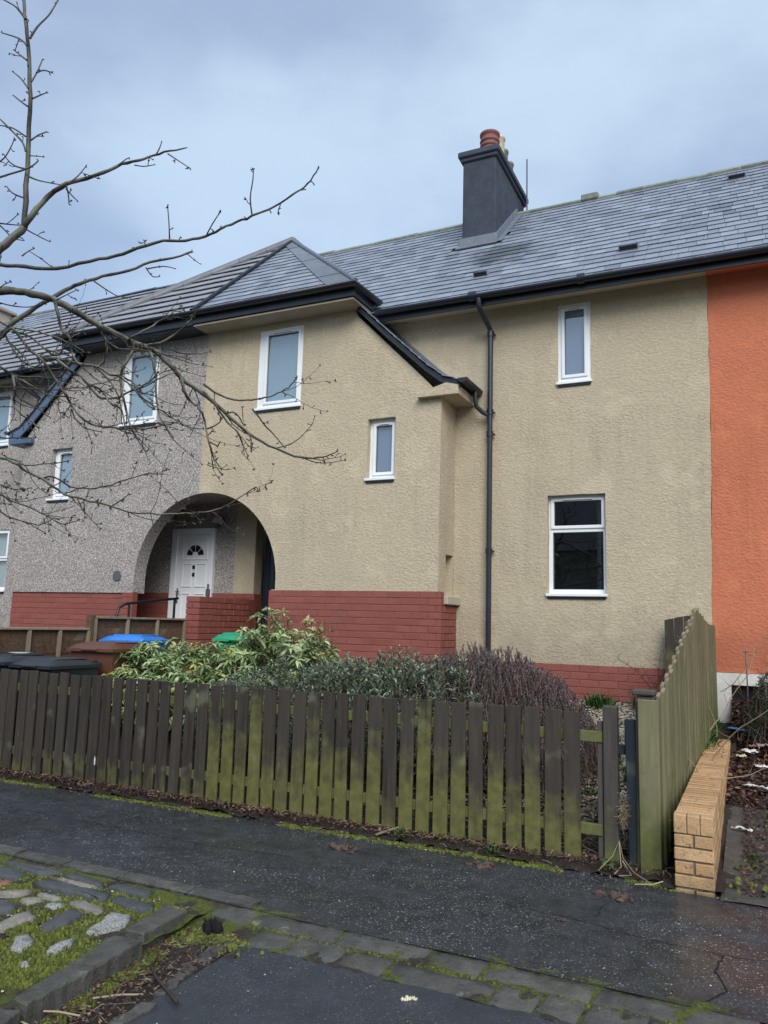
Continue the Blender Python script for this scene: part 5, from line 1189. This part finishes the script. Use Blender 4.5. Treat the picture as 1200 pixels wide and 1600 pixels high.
for p, k in pts:
    ax = V(rnd.gauss(0, .3), rnd.gauss(-.15, .3), .8).normalized(); nleaf = rnd.randint(7, 11); L0 = rnd.uniform(.085, .13)
    root = V(p.x+rnd.uniform(-.1, .1), 6.9+rnd.uniform(-.1, .1)+(p.y-6.85)*.6, max(.3, p.z-.35))
    stems.tube([root, root.lerp(p, .6)+V(0, 0, .04), p], [.006, .004, .003], 4, cap=False)
    isy = (p.x > -4.95 and p.x < -4.7 and rnd.random() < .5) or rnd.random() < .05
    isr = k > .9 and ((p.x > -4.2 and p.z > 1.32) or rnd.random() < .03)
    for q in range(nleaf):
        a = 2*math.pi*q/nleaf+rnd.uniform(-.3, .3); s1 = ax.cross(V(0, 1, .1)).normalized(); s2 = ax.cross(s1)
        el = rnd.uniform(-.25, .65); d = (s1*math.cos(a)+s2*math.sin(a))*math.cos(el)+ax*math.sin(el)
        if isr: d = (d+ax*.9).normalized()
        lf_ = leaf_pts(p+ax*rnd.uniform(-.02, .02), d, ax, L0*rnd.uniform(.75, 1.15)*(.8 if isr else 1), .030, .2, .35)
        if isy and rnd.random() < .7: ycol.add(*lf_)
        elif isr: rcol.add(*lf_)
        else: leaves.append((p, lf_))
def vis_key(p): x, y, d = px_of(p); return (0 if 0 < x < 1200 and y < 1062+(x-155)*.075 else 1, d)
leaves.sort(key=lambda t: vis_key(t[0])); mass = MB()
for i, (p, lf_) in enumerate(leaves):
    if i % 3 == 0 and i < 900: MB().add(*lf_).build('leaf', 'leaf_green', ls, fix=False)
    else: mass.add(*lf_)
mass.build('foliage', 'leaf_green', ls, fix=False, kind='stuff'); ycol.build('yellow_foliage', 'leaf_yellow', ls, fix=False, kind='stuff'); rcol.build('new_growth', 'leaf_red', ls, fix=False, kind='stuff')
stems.build('stem', 'shrub_wood', ls, fix=False, kind='stuff')
# ------------------------------------------------------------------ grey-green shrub: upright twigs with small leaves
def twiggy(th, PR, yc, hd, n, zmin, leafl, leafw, step, mat, name, lean=.25, tip=.22, up=.55):
    fol = MB(); st = MB()
    for p, k in shrub_points(PR, yc, hd, n, zmin):
        ax = V(rnd.gauss(0, lean), rnd.gauss(-.1, lean), 1).normalized(); L1 = rnd.uniform(tip*.7, tip*1.2); b0 = p-ax*L1
        st.tube([b0-V(0, 0, .05), b0, p], [.004, .003, .002], 3, cap=False)
        m_ = int(L1/step)
        for q in range(m_):
            c_ = b0.lerp(p, (q+1)/m_); ph = q*2.4
            for s_ in (0, math.pi):
                a = ph+s_+rnd.uniform(-.3, .3); s1 = ax.cross(V(0, 1, .1)).normalized(); s2 = ax.cross(s1)
                d = (s1*math.cos(a)+s2*math.sin(a))+ax*up*rnd.uniform(.6, 1.5); add_leaf(fol, c_, d, ax, leafl*rnd.uniform(.7, 1.2), leafw, .15, .05)
    fol.build(name, mat, th, fix=False, kind='stuff'); st.build('stem', 'shrub_wood', th, fix=False, kind='stuff')
gs = thing('grey_green_shrub', 'dense grey-green small-leaved shrub in the middle of the front garden', 'shrub', None)
PR2 = [(-4.75, .82), (-4.5, 1.0), (-4.19, 1.17), (-4.0, 1.18), (-3.82, 1.07), (-3.6, 1.16), (-3.4, 1.22), (-3.2, 1.17), (-3.0, 1.24), (-2.81, 1.31), (-2.65, 1.22), (-2.5, 1.28), (-2.35, 1.18), (-2.2, 1.22), (-2.05, 1.05), (-1.95, .82)]
twiggy(gs, PR2, 6.35, .55, 2100, .35, .048, .019, .017, 'leaf_grey_green', 'foliage', .3, .2, .8)
bs = thing('blue_green_shrub', 'small blue-green feathery shrub poking over the pickets between the larger shrubs', 'shrub', None)
twiggy(bs, [(-4.6, .75), (-4.45, .98), (-4.2, 1.02), (-4.0, .96), (-3.85, .75)], 5.85, .28, 260, .4, .03, .008, .011, 'leaf_grey_green', 'foliage', .5, .16, .6)
hs = thing('heather_shrub', 'dark purple-brown heather mound at the right end of the planting', 'shrub', None)
PR3 = [(-2.75, 1.1), (-2.5, 1.24), (-2.26, 1.36), (-2.1, 1.30), (-1.91, 1.33), (-1.78, 1.25), (-1.63, 1.17), (-1.47, 1.08), (-1.36, .93), (-1.22, .62)]
twiggy(hs, PR3, 6.55, .60, 4600, .32, .020, .0075, .0085, 'heather_foliage', 'foliage', .36, .12, 1.3)
cs = thing('conifer_shrub', 'dark green conifer shrub at the right edge below the orange wall', 'shrub', None)
twiggy(cs, [(-.10, .65), (-.04, 1.0), (.08, 1.16), (.3, 1.2), (.8, 1.1), (1.0, .6)], 8.75, .4, 800, .5, .035, .008, .011, 'conifer_green', 'foliage', .6, .18, .5)
# ------------------------------------------------------------------ grass tufts, bare stems
def tuft(mb, c, r, n, h, lean=.5, w=.007):
    for _ in range(n):
        a = rnd.uniform(0, 6.28); q = c+V(math.cos(a), math.sin(a), 0)*r*rnd.random(); d = V(rnd.gauss(0, lean), rnd.gauss(0, lean), 1).normalized(); hh = h*rnd.uniform(.5, 1.1)
        s = V(d.y, -d.x, 0); s = s.normalized()*w if s.length > .01 else V(w, 0, 0); m_ = q+d*hh*.6; t_ = q+d*hh+V(d.x, d.y, -.15)*hh*.35
        mb.add([q-s, q+s, m_+s*.8, m_-s*.8, t_], [(0, 1, 2, 3), (3, 2, 4)])
for (x, y, r, n, h, lb) in ((-1.62, 9.1, .16, 260, .2, 'leftmost bright grass clump at the foot of the tan wall'), (-1.15, 9.05, .11, 150, .24, 'second grass clump at the foot of the tan wall beside the bare rose')):
    mb = MB(); tuft(mb, V(x, y, gz_left(0, y)), r, n, h); tag(mb.build('grass_clump', 'grass_blade', None, fix=False), lb, 'grass clump')
mb = MB()
for i in range(150):
    t = rnd.random(); y = 5.5+t*3.7; tuft(mb, V(-.52+.04*t+rnd.uniform(-.02, .07), y, gz_left(0, y)*.75+.01), .05, 16, .22-.08*t, .5, .006)
mb.build('grass_strip', 'grass_blade', None, fix=False, kind='stuff')
mb = MB()
for i in range(40):
    x, y = rnd.uniform(-1.3, -.75), rnd.uniform(5.6, 8.6); tuft(mb, V(x, y, gz_left(0, y)), .04, 10, .12)
for x, y in ((-1.62, 5.12), (-.90, 5.16), (-2.3, 5.16), (.1, 6.1), (-.05, 5.7), (.05, 6.6), (-.1, 6.9)): tuft(mb, V(x, y, gz_right(0, y) if x > -.3 else .03), .05, 26, .07, .9, .006)
mb.build('weeds', 'grass_blade', None, fix=False, kind='stuff')
mb = MB()
for i in range(1100):   # dead stalks on the ground behind the pickets
    x, y = rnd.uniform(-3.0, -.72), rnd.uniform(5.42, 6.3)
    if x < -1.5 and rnd.random() < .6: continue
    z = gz_left(0, y)+rnd.uniform(.01, .10); a = rnd.uniform(0, 6.28); l = rnd.uniform(.05, .17); mb.tube([(x, y, z), (x+math.cos(a)*l, y+math.sin(a)*l, z+rnd.uniform(-.03, .05))], [.003, .0015], 3, cap=False)
mb.build('dead_stalks', 'dry_stem', None, fix=False, kind='stuff')
def wander(p, d, l, n, r0, r1, mb, curl=.25, grav=0., k=5):
    q = [p.copy()]; d = d.normalized()
    for i in range(n): d = (d+V(rnd.gauss(0, curl), rnd.gauss(0, curl), rnd.gauss(0, curl)-grav)).normalized(); q.append(q[-1]+d*l/n)
    mb.tube(q, [r0+(r1-r0)*i/n for i in range(n+1)], k, cap=False); return q
rb = thing('bare_rose', 'bare reddish rose stems in front of the tan wall beside the green fence', 'shrub', None)
for i, (x, d, l) in enumerate(((-1.03, V(0, 0, 1), .78), (-.88, V(-.25, 0, 1), .85), (-.84, V(-.45, -.1, 1), .6), (-.9, V(.2, 0, 1), .5), (-1.2, V(-.1, 0, 1), .38), (-.8, V(-.3, .1, 1), .7))):
    mb = MB(); q = wander(V(x, 8.75, .52), d, l, 8, .006, .0025, mb, .12)
    for p in q[2:]:
        for _ in range(3): wander(p, rdir(.2), rnd.uniform(.05, .18), 4, .0025, .001, mb, .3, 0, 3)
    mb.build('stem', 'rose_stem', rb, fix=False)
vn = thing('bramble_vine', 'dry bramble stems climbing the right side of the green board fence', 'vine', None)
for (p, d, l, c_) in ((V(-.40, 7.2, .35), V(.02, .1, 1), 1.15, .22), (V(-.42, 6.6, .3), V(0, .3, 1), .8, .3), (V(-.38, 8.3, .5), V(.1, .2, 1), 1.0, .2), (V(-.50, 5.5, .08), V(.03, -.02, 1), .36, .25), (V(-.46, 6.3, .4), V(1, .4, .3), .55, .12), (V(-.35, 8.6, .9), V(1, .1, .55), .8, .12), (V(-.42, 7.9, .6), V(.6, .2, .9), .9, .2)):
    mb = MB(); q = wander(p, d, l, 10, .005, .002, mb, c_)
    for r_ in q[3::2]: wander(r_, rdir(.1), .15, 4, .002, .001, mb, .3, 0, 3)
    mb.build('stem', 'dry_stem', vn, fix=False)
st_ = MB(); st_.tube([(-.10, 9.0, .3), (-.11, 9.0, 1.30)], .008, 6); st_.cbox(-.135, -.085, 8.98, 9.02, 1.29, 1.31, .004); tag(st_.build('garden_stake', 'steel_handle'), 'thin metal garden stake standing in front of the orange wall', 'stake')
b2 = thing('bare_bush', 'thin bare brown bush at the right edge in front of the orange wall', 'shrub', None)
for i in range(7):
    mb = MB(); q = wander(V(.15+i*.05, 8.8, .4), V(rnd.gauss(0, .25), 0, 1), .8, 7, .005, .002, mb, .15)
    for p in q[2:]:
        for _ in range(3): wander(p, rdir(.3), .14, 3, .002, .001, mb, .3, 0, 3)
    mb.build('stem', 'rose_stem', b2, fix=False)
# ------------------------------------------------------------------ gravel in the garden, leaf litter, moss
mb = MB()
ico = bmesh.new(); bmesh.ops.create_icosphere(ico, subdivisions=1, radius=1); iv = [v.co.copy() for v in ico.verts]; iv_f = [tuple(v.index for v in f.verts) for f in ico.faces]; ico.free()
tet_v = [V(1, 0, -.5), V(-.5, .85, -.5), V(-.5, -.85, -.5), V(.2, .1, .8), V(.7, .6, .2), V(-.8, .1, .3)]; tet_f = [(0, 1, 4), (0, 4, 3), (1, 5, 3), (1, 3, 4), (1, 2, 5), (2, 3, 5), (2, 0, 3)]
def pebble_(mb, c, r, flat=.6, fine=False):
    a = rnd.uniform(0, 6.28); ca, sa = math.cos(a), math.sin(a); sx, sy = r*rnd.uniform(.8, 1.4), r*rnd.uniform(.6, 1.)
    src, fs = (iv, iv_f) if fine else (tet_v, tet_f)
    mb.add([c+V((v.x*ca-v.y*sa)*sx, (v.x*sa+v.y*ca)*sy, v.z*r*flat) for v in src], fs)
for i in range(15000):
    x, y = rnd.uniform(-2.4, -.62), 5.9+3.35*rnd.random()**.8
    if x < -1.6 and rnd.random() < .6: continue
    pebble_(mb, V(x, y, gz_left(0, y)+.022+rnd.uniform(-.004, .008)), rnd.uniform(.009, .019))
mb.build('gravel', 'pebble_gravel', None, fix=False, kind='stuff')
def leaf_quad(mb, c, r):
    a = rnd.uniform(0, 6.28); n = V(rnd.gauss(0, .4), rnd.gauss(0, .4), 1).normalized(); s = n.cross(V(math.cos(a), math.sin(a), 0)).normalized(); t = n.cross(s); w = rnd.uniform(.45, .8)
    mb.add([c-s*r, c+t*r*w+n*r*.2, c+s*r, c-t*r*w+n*rnd.uniform(0, .4)*r], [(0, 1, 2), (0, 2, 3)])
mb = MB()
for i in range(9000):
    x, y = -.26+2.2*rnd.random()**1.3, 6.75+2.6*rnd.random(); leaf_quad(mb, V(x, y, gz_right(0, y)+rnd.uniform(.0, .07)), rnd.uniform(.014, .032))
for i in range(1300):
    x, y = -.14+abs(rnd.gauss(0, .16)), rnd.uniform(5.1, 6.9); leaf_quad(mb, V(x, y, gz_right(0, y)+rnd.uniform(.01, .035)), rnd.uniform(.006, .016))
mb.build('leaf_litter', 'dead_leaf', None, fix=False, kind='stuff')
mb = MB()
for i in range(9000):
    x = -.25-rnd.random()**.7*7.4; y = 5.25+rnd.gauss(0, .085)
    if y < 5.0 or y > 5.6: continue
    leaf_quad(mb, V(x, y, (.012 if y < 5.1 else .04)+rnd.uniform(.0, .02)), rnd.uniform(.006, .017))
for i in range(1500): leaf_quad(mb, V(rnd.uniform(-.55, -.28), rnd.uniform(7.4, 9.2), gz_left(0, 7.6)*.9+rnd.uniform(.02, .1)), rnd.uniform(.01, .02))
for i in range(2200):
    x, y = rnd.uniform(-2.66, -2.30), rnd.uniform(1.9, 3.42); leaf_quad(mb, V(x, y, -.065+rnd.uniform(.0, .02)), rnd.uniform(.004, .011))
mb.build('leaf_scraps', 'dead_leaf', None, fix=False, kind='stuff')
mb = MB()
for i in range(260):
    x = -.3-rnd.random()*7; y = 5.25+rnd.gauss(0, .08); a = rnd.uniform(0, 6.28); l = rnd.uniform(.02, .10); z = .05
    mb.tube([(x, y, z), (x+math.cos(a)*l*.5, y+math.sin(a)*l*.5, z+rnd.uniform(0, .02)), (x+math.cos(a)*l, y+math.sin(a)*l, z)], .0018, 3, cap=False)
for i in range(160):
    x, y = rnd.uniform(-2.64, -2.33), rnd.uniform(1.9, 3.4); a = rnd.uniform(0, 6.28); l = rnd.uniform(.02, .09)
    mb.tube([(x, y, -.06), (x+math.cos(a)*l, y+math.sin(a)*l, -.055)], .0016, 3, cap=False)
mb.build('loose_twigs', 'dry_stem', None, fix=False, kind='stuff')
# moss: low lumps
def moss_lump(mb, x, y, z, r, h):
    k = 9; ph = rnd.uniform(0, 6.28); ring = [V(x+math.cos(ph+2*math.pi*i/k)*r*rnd.uniform(.7, 1.25), y+math.sin(ph+2*math.pi*i/k)*r*rnd.uniform(.7, 1.25), z-.008) for i in range(k)]
    mid = [V(x+(p.x-x)*.6, y+(p.y-y)*.6, z+h*rnd.uniform(.5, 1.)) for p in ring]
    mb.add(ring+mid+[V(x, y, z+h)], [(i, (i+1) % k, k+(i+1) % k, k+i) for i in range(k)]+[(k+i, k+(i+1) % k, 2*k) for i in range(k)], True)
mb = MB()
cc = [(sum(p[0] for p in c)/len(c), sum(p[1] for p in c)/len(c)) for c in COBBLES]
for i in range(15000):
    x, y = -2.74-rnd.random()**1.2*1.7, rnd.uniform(1.7, 3.52)
    m_ = noise.noise(V(x*2.1, y*2.1, 7))+.5*noise.noise(V(x*6, y*6, 3))
    band = abs(y-(3.40-.02*(x+3)))<.045 or abs(y-3.24)<.03
    if m_ < (-.08 if not band else -.4): continue
    if y > 2.9 and not band and rnd.random() < .35: continue
    moss_lump(mb, x, y, -.012, rnd.uniform(.004, .013), rnd.uniform(.006, .015))
for i in range(6000):    # pavement edge below the pickets
    x = -.42-rnd.random()*7.2; yy = 5.10+.03*noise.noise(V(x*2, 0, 0))
    if noise.noise(V(x*1.6, 4, 1)) < -.18: continue
    moss_lump(mb, x, yy+rnd.gauss(0, .028), .004, rnd.uniform(.004, .013), rnd.uniform(.002, .007))
for i in range(1500): moss_lump(mb, rnd.uniform(-2.66, -2.52)+rnd.gauss(0, .02), rnd.uniform(2.0, 3.42), -.075, rnd.uniform(.005, .015), rnd.uniform(.008, .02))
for i in range(700): moss_lump(mb, -2.50+rnd.gauss(0, .10), 3.33+rnd.gauss(0, .05), -.06, rnd.uniform(.005, .015), rnd.uniform(.005, .012))
for i in range(700): moss_lump(mb, rnd.uniform(-2.35, 1.5), 3.476+rnd.gauss(0, .008), -.030, rnd.uniform(.003, .009), .006)
for i in range(150): moss_lump(mb, rnd.uniform(-.2, .4), rnd.uniform(5.0, 6.6), .02+.095*.5, rnd.uniform(.008, .02), .008)
mb.build('moss', 'moss_green', None, fix=False, kind='stuff')
# small pale stones scattered on paving
mb = MB()
for i in range(240):
    x, y = rnd.uniform(-6, 1), rnd.uniform(3.6, 5.2)
    if rnd.random() < .6: y = 5.0+abs(rnd.gauss(0, .08))
    pebble_(mb, V(x, y, .006), rnd.uniform(.002, .006))
for i in range(900): pebble_(mb, V(-2.74-rnd.random()*1.5, rnd.uniform(1.8, 3.5), -.012), rnd.uniform(.003, .009))
for i in range(60): pebble_(mb, V(rnd.uniform(-2.65, -.4), rnd.uniform(2.3, 3.4), -.056), rnd.uniform(.002, .006))
mb.build('grit', 'pebble_gravel', None, fix=False, kind='stuff')
# ------------------------------------------------------------------ litter and clumps
def clump(name, x, y, z, r, h, mat, label, cat, seed):
    mb = MB(); rr = random.Random(seed)
    for i in range(16): mb.blob((x+rr.gauss(0, r*.5), y+rr.gauss(0, r*.32), z+h*.15*rr.random()), r*rr.uniform(.12, .36), r*rr.uniform(.10, .30), h*rr.uniform(.35, .9), seed+i, .8, 2)
    return tag(mb.build(name, mat, None, fix=False), label, cat)
clump('mud_clump', -2.53, 4.80, .005, .085, .022, 'brown_clump', 'leftmost brown clump of wet dirt lying on the pavement near the fence', 'dirt clump', 3)
clump('mud_clump', -1.64, 4.90, .005, .085, .020, 'brown_clump', 'brown clump of wet dirt on the pavement below the middle of the green pickets', 'dirt clump', 13)
clump('mud_clump', -.77, 4.76, .005, .080, .022, 'brown_clump', 'pale brown dirt clump on the pavement in front of the blue-black post', 'dirt clump', 23)
clump('mud_clump', -.96, 4.25, .004, .030, .008, 'brown_clump', 'smallest brown smear lying out on the open pavement', 'dirt clump', 33)
clump('dark_lump', -2.50, 3.37, -.04, .045, .045, 'crack_tar', 'black lump of tar sitting in the soil beside the kerb end', 'tar lump', 43)
clump('buff_rock', -1.37, 3.22, -.060, .03, .010, 'litter_cream', 'pale yellowish flat stone lying on the dark asphalt patch', 'stone', 53)
def rag(name, x, y, z, w, d, mat, label, seed, rz=0.):
    mb = MB(); n = 7; rr = random.Random(seed); vs = []
    for j in range(n):
        for i in range(n):
            u, v = i/(n-1)-.5, j/(n-1)-.5; k = 1+.5*noise.noise(V(u*3+seed, v*3, 1)); cx, cy = u*w*k, v*d*k
            vs.append(V(x+cx*math.cos(rz)-cy*math.sin(rz), y+cx*math.sin(rz)+cy*math.cos(rz), z+.03*noise.noise(V(u*4, v*4, seed))+.015))
    t = [(j*n+i, j*n+i+1, (j+1)*n+i+1, (j+1)*n+i) for j in range(n-1) for i in range(n-1)]
    mb.add(vs, t, True); o = mb.build(name, mat, None, fix=False); m_ = o.modifiers.new('thickness', 'SOLIDIFY'); m_.thickness = .003
    return tag(o, label, 'litter')
rag('plastic_bag', -.16, 8.75, .52, .30, .10, 'litter_blue', 'crumpled blue plastic bag lying behind the end of the buff brick wall', 1, -.5)
rag('paper_scrap', -.10, 8.15, .40, .12, .11, 'litter_white', 'white paper scrap with a yellowish edge on the leaf bank by the orange house', 2, .4)
rag('paper_scrap', .0, 7.7, .34, .11, .09, 'litter_white', 'white and blue scrap lying lowest but one on the leaf bank', 3, .1)
rag('paper_scrap', -.17, 8.0, .37, .08, .04, 'litter_cream', 'small cream scrap close to the top of the buff brick wall', 4, .2)
rag('paper_scrap', .02, 8.5, .42, .10, .13, 'litter_white', 'white paper scrap at the right edge of the picture on the leaf bank', 5, 1.2)
rag('wrapper', -.06, 8.45, .41, .09, .06, 'litter_pink', 'small pink wrapper lying among the dead leaves', 6, .2)
rag('plastic_strip', -.03, 7.2, .25, .20, .045, 'litter_white', 'long thin white plastic strip across the dead leaves', 7, -.1)
rag('plastic_strip', -.13, 6.2, .13, .12, .04, 'litter_white', 'short white plastic strip on the path beside the buff wall', 8, -.2)
clump('orange_peel', -2.12, 5.20, .04, .03, .015, 'terracotta_pot', 'small orange-brown leaf curl at the foot of the pickets', 'leaf', 63)
for i, (a, b_, lb) in enumerate(((V(-2.45, 5.10, .03), V(-2.33, 5.22, .07), 'pale splinter of wood leaning at the foot of the pickets'), (V(-2.50, 5.20, .03), V(-2.36, 5.12, .05), 'flat splintered wood piece lying on the soil by the pickets'))):
    mb = MB(); d = (b_-a); n_ = V(0, 0, 1).cross(d).normalized()*.012; mb.prism([a-n_, b_-n_*.4, b_+n_*.6, a+n_], V(0, 0, .008), V(0, 0, 0)); tag(mb.build('wood_splinter', 'batten_wood', None, algae=-1.), lb, 'wood splinter')
mb = MB(); mb.tube([(-2.55, 3.02, -.055), (-2.50, 2.92, -.05), (-2.40, 2.84, -.045), (-2.30, 2.78, -.042), (-2.17, 2.71, -.048)], [.004, .007, .008, .007, .008], 7); mb.tube([(-2.50, 2.92, -.05), (-2.52, 2.86, -.03)], [.004, .002], 5)
tag(mb.build('fallen_stick', 'twig_bark'), 'dark fallen stick lying from the kerb soil onto the asphalt patch', 'stick')
mb = MB()
for pts in ([(-2.45, 2.47, -.06), (-2.52, 2.42, -.04), (-2.6, 2.36, -.03), (-2.62, 2.28, -.05)], [(-2.36, 2.72, -.06), (-2.42, 2.66, -.05), (-2.5, 2.58, -.05)], [(-2.58, 2.3, -.04), (-2.5, 2.28, -.03), (-2.44, 2.32, -.05)]): mb.tube(pts, [.004]*len(pts), 5)
tag(mb.build('bleached_twig', 'dry_stem'), 'pale bleached twigs in the kerb soil at the bottom left corner', 'twig')
rt = MB()
for pts in ([(-.93, 5.10, .03), (-.86, 5.2, .10), (-.83, 5.28, .18), (-.80, 5.22, .09), (-.72, 5.1, .05), (-.62, 5.02, .03)], [(-.83, 5.27, .17), (-.80, 5.14, .06), (-.83, 5.08, .03)], [(-.80, 5.2, .08), (-.74, 5.14, .02), (-.80, 5.06, .03)], [(-.55, 5.05, .04), (-.6, 5.0, .03), (-.7, 4.98, .02)]): rt.tube(pts, [.004, *[.003]*(len(pts)-1)], 5)
tag(rt.build('dead_root', 'dry_stem'), 'bleached dead roots spreading at the foot of the gap beside the gate post', 'root')
sp = MB()
for i in range(260):
    c_ = V(-.80+rnd.gauss(0, .012), 5.27+rnd.gauss(0, .02), .36+rnd.gauss(0, .05)); d = rdir(0)*.035; sp.tube([c_, c_+d], [.0012, .0006], 3, cap=False)
tag(sp.build('dead_seed_head', 'dry_stem', None, fix=False), 'fluffy dead seed head caught in the gap between the two gate posts', 'dead plant')
# ================================================================== bare street tree
tree = thing('bare_tree', 'bare street tree whose mossy branches reach in from the left', 'tree', None)
mb = MB(); T0 = V(-4.42, 2.35, -.05)
mb.tube([T0, T0+V(.02, .0, .15), T0+V(.03, .02, .8), T0+V(.02, .05, 1.6), T0+V(.06, .08, 2.1), T0+V(.04, .1, 2.7), T0+V(.1, .2, 3.6), T0+V(.0, .35, 4.8)], [.17, .13, .115, .11, .115, .08, .055, .03], 14)
mb.build('trunk', 'cherry_bark', tree)
buds = MB(); tw = MB(); tr_ = random.Random(5)
def add_bud(p, d, s=1.):
    d = d.normalized(); buds.tube([p, p+d*.005*s, p+d*.011*s], [.0020*s, .0029*s, .0006], 5, cap=False)
def cluster(p, d, s=1.):
    for _ in range(tr_.randint(1, 3)): add_bud(p, d+V(tr_.gauss(0, .8), tr_.gauss(0, .8), tr_.gauss(0, .8)), s)
def smooth_path(P, sub=3):
    out = []
    for i in range(len(P)-1):
        p0, p1, p2, p3 = P[max(i-1, 0)], P[i], P[i+1], P[min(i+2, len(P)-1)]
        for k in range(sub):
            t = k/sub; out.append(.5*((2*p1)+(p2-p0)*t+(2*p0-5*p1+4*p2-p3)*t*t+(3*p1-p0-3*p2+p3)*t**3))
    out.append(P[-1]); return out
for kind, r0_, r1_, P in TREE:
    P = [Vector(p) for p in P]
    if kind == 'limb':
        st0 = T0+V(.06, .08, 1.5 if P[0].z < 2.6 else 2.1); P = [st0, st0.lerp(P[0], .55)+V(0, 0, .06)]+P
    Q = smooth_path(P, 3); n = len(Q)
    if kind != 'twig':
        for i in range(1, n-1): Q[i] = Q[i]+V(tr_.uniform(-1, 1), tr_.uniform(-1, 1), tr_.uniform(-1, 1))*.0035
    rad = [(r0_+(r1_-r0_)*(i/(n-1))**.8)*(1+tr_.uniform(-.08, .1)) for i in range(n)]
    if kind == 'limb': rad[0] *= 1.6; rad[1] *= 1.4
    m_ = MB(); m_.tube(Q, rad, 8 if r0_ > .006 else 5)
    # spurs and side shoots grow along it
    ln = 0.; nxt = tr_.uniform(.05, .12); skip = .8 if kind == 'limb' else .05; tot = sum((Q[i+1]-Q[i]).length for i in range(n-1))
    for i in range(n-1):
        seg = (Q[i+1]-Q[i]); ln += seg.length
        if ln > nxt and ln > skip:
            nxt = ln+tr_.uniform(.05, .14) if rad[i] < .006 else ln+tr_.uniform(.16, .35)
            d = seg.normalized().cross(V(tr_.gauss(0, 1), tr_.gauss(0, 1), tr_.gauss(0, 1))).normalized()+seg.normalized()*.5
            l = tr_.uniform(.012, .035) if tr_.random() < .8 else tr_.uniform(.05, .13)
            q1 = Q[i]+d.normalized()*l*.55; q2 = Q[i]+d.normalized()*l+V(0, 0, tr_.uniform(-.01, .012))
            tw.tube([Q[i], q1, q2], [min(rad[i]*.6, .0034), .0026, .0022], 4, cap=False); cluster(q2, d, 1.25)
            if l > .04: cluster(q1, d, 1.)
    if kind != 'twig' and P[-1].z < 3.35 and tot > .5:      # fine side shoots, denser low down
        for _ in range(int(tot*5)):
            i = tr_.randrange(int(n*.35), n-1)
            if Q[i].x > -2.2 and tr_.random() < .6: continue
            d = (Q[i+1]-Q[i]).normalized()*1.1+V(tr_.gauss(0, .5), tr_.gauss(0, .5), tr_.gauss(-.25, .5)); q = [Q[i]]; L_s = tr_.uniform(.10, .38); d.normalize()
            for k in range(6): d = (d+V(tr_.gauss(0, .16), tr_.gauss(0, .16), tr_.gauss(.05, .14))).normalized(); q.append(q[-1]+d*L_s/6)
            tw.tube(q, [min(rad[i]*.55, .0034)*(1-k*.09) for k in range(7)], 4, cap=False)
            for k in (2, 3, 4, 5):
                if tr_.random() < .6: e = V(tr_.gauss(0, 1), tr_.gauss(0, 1), tr_.gauss(0, 1)).normalized(); q2 = q[k]+e*tr_.uniform(.008, .03); tw.tube([q[k], q2], [.0022, .0018], 4, cap=False); cluster(q2, e, 1.1)
            cluster(q[-1], d, 1.2)
    cluster(Q[-1], Q[-1]-Q[-2], 1.3)
    m_.build('twig' if kind == 'twig' else 'branch', 'twig_bark' if r0_ < .0055 else 'cherry_bark', tree, fix=False)
tw.build('spurs', 'twig_bark', tree, fix=False, kind='stuff'); buds.build('buds', 'bud_brown', tree, fix=False, kind='stuff')
# ================================================================== what the windows mirror: the far side of the street
ob = thing('opposite_house', 'dark terrace across the street, seen mirrored in the lower tan house window', 'house', None)
c = MB(); c.box(-16, 30, -19, -18, -.2, 5.2); c.build('wall', 'opposite_wall', ob)
c = MB(); c.prism([V(-16, -17.6, 5.1), V(-16, -23, 9.0), V(-16, -28, 5.1)], V(46, 0, 0), V(0, 0, 0)); c.build('roof', 'opposite_roof', ob)
lp = thing('street_lamp', 'tall grey street lamp on the far pavement, seen mirrored in the lower window', 'street lamp', None, (-4.95, -9.0, 0))
c = MB(); c.tube([(0, 0, 0), (0, 0, 1.2), (0, 0, 1.25), (0, 0, 5.6), (0, .15, 6.0), (0, .5, 6.3)], [.10, .10, .07, .06, .05, .045], 10); c.build('column', 'lamp_post_grey', lp)
ot = thing('opposite_tree', 'bare tree across the street, mirrored faintly in the lower window', 'tree', None)
c_ = MB(); c_.tube([(-6.4, -8.6, -.1), (-6.35, -8.6, 2), (-6.3, -8.6, 4)], [.16, .12, .08], 8); c_.build('trunk', 'cherry_bark', ot)
for i in range(9):
    b3 = MB(); q = wander(V(-6.35, -8.6, 1.8+i*.27), V(rnd.gauss(0, 1), rnd.gauss(0, .5), .7), 2.6, 8, .05, .01, b3, .12, 0, 5)
    for p in q[2:]: wander(p, rdir(.5), .9, 5, .014, .005, b3, .2, 0, 4)
    b3.build('branch', 'cherry_bark', ot, fix=False)
c = MB(); c.cbox(-.12, .12, .4, 1.05, 6.25, 6.36, .03); c.build('lamp_head', 'lamp_post_grey', lp)
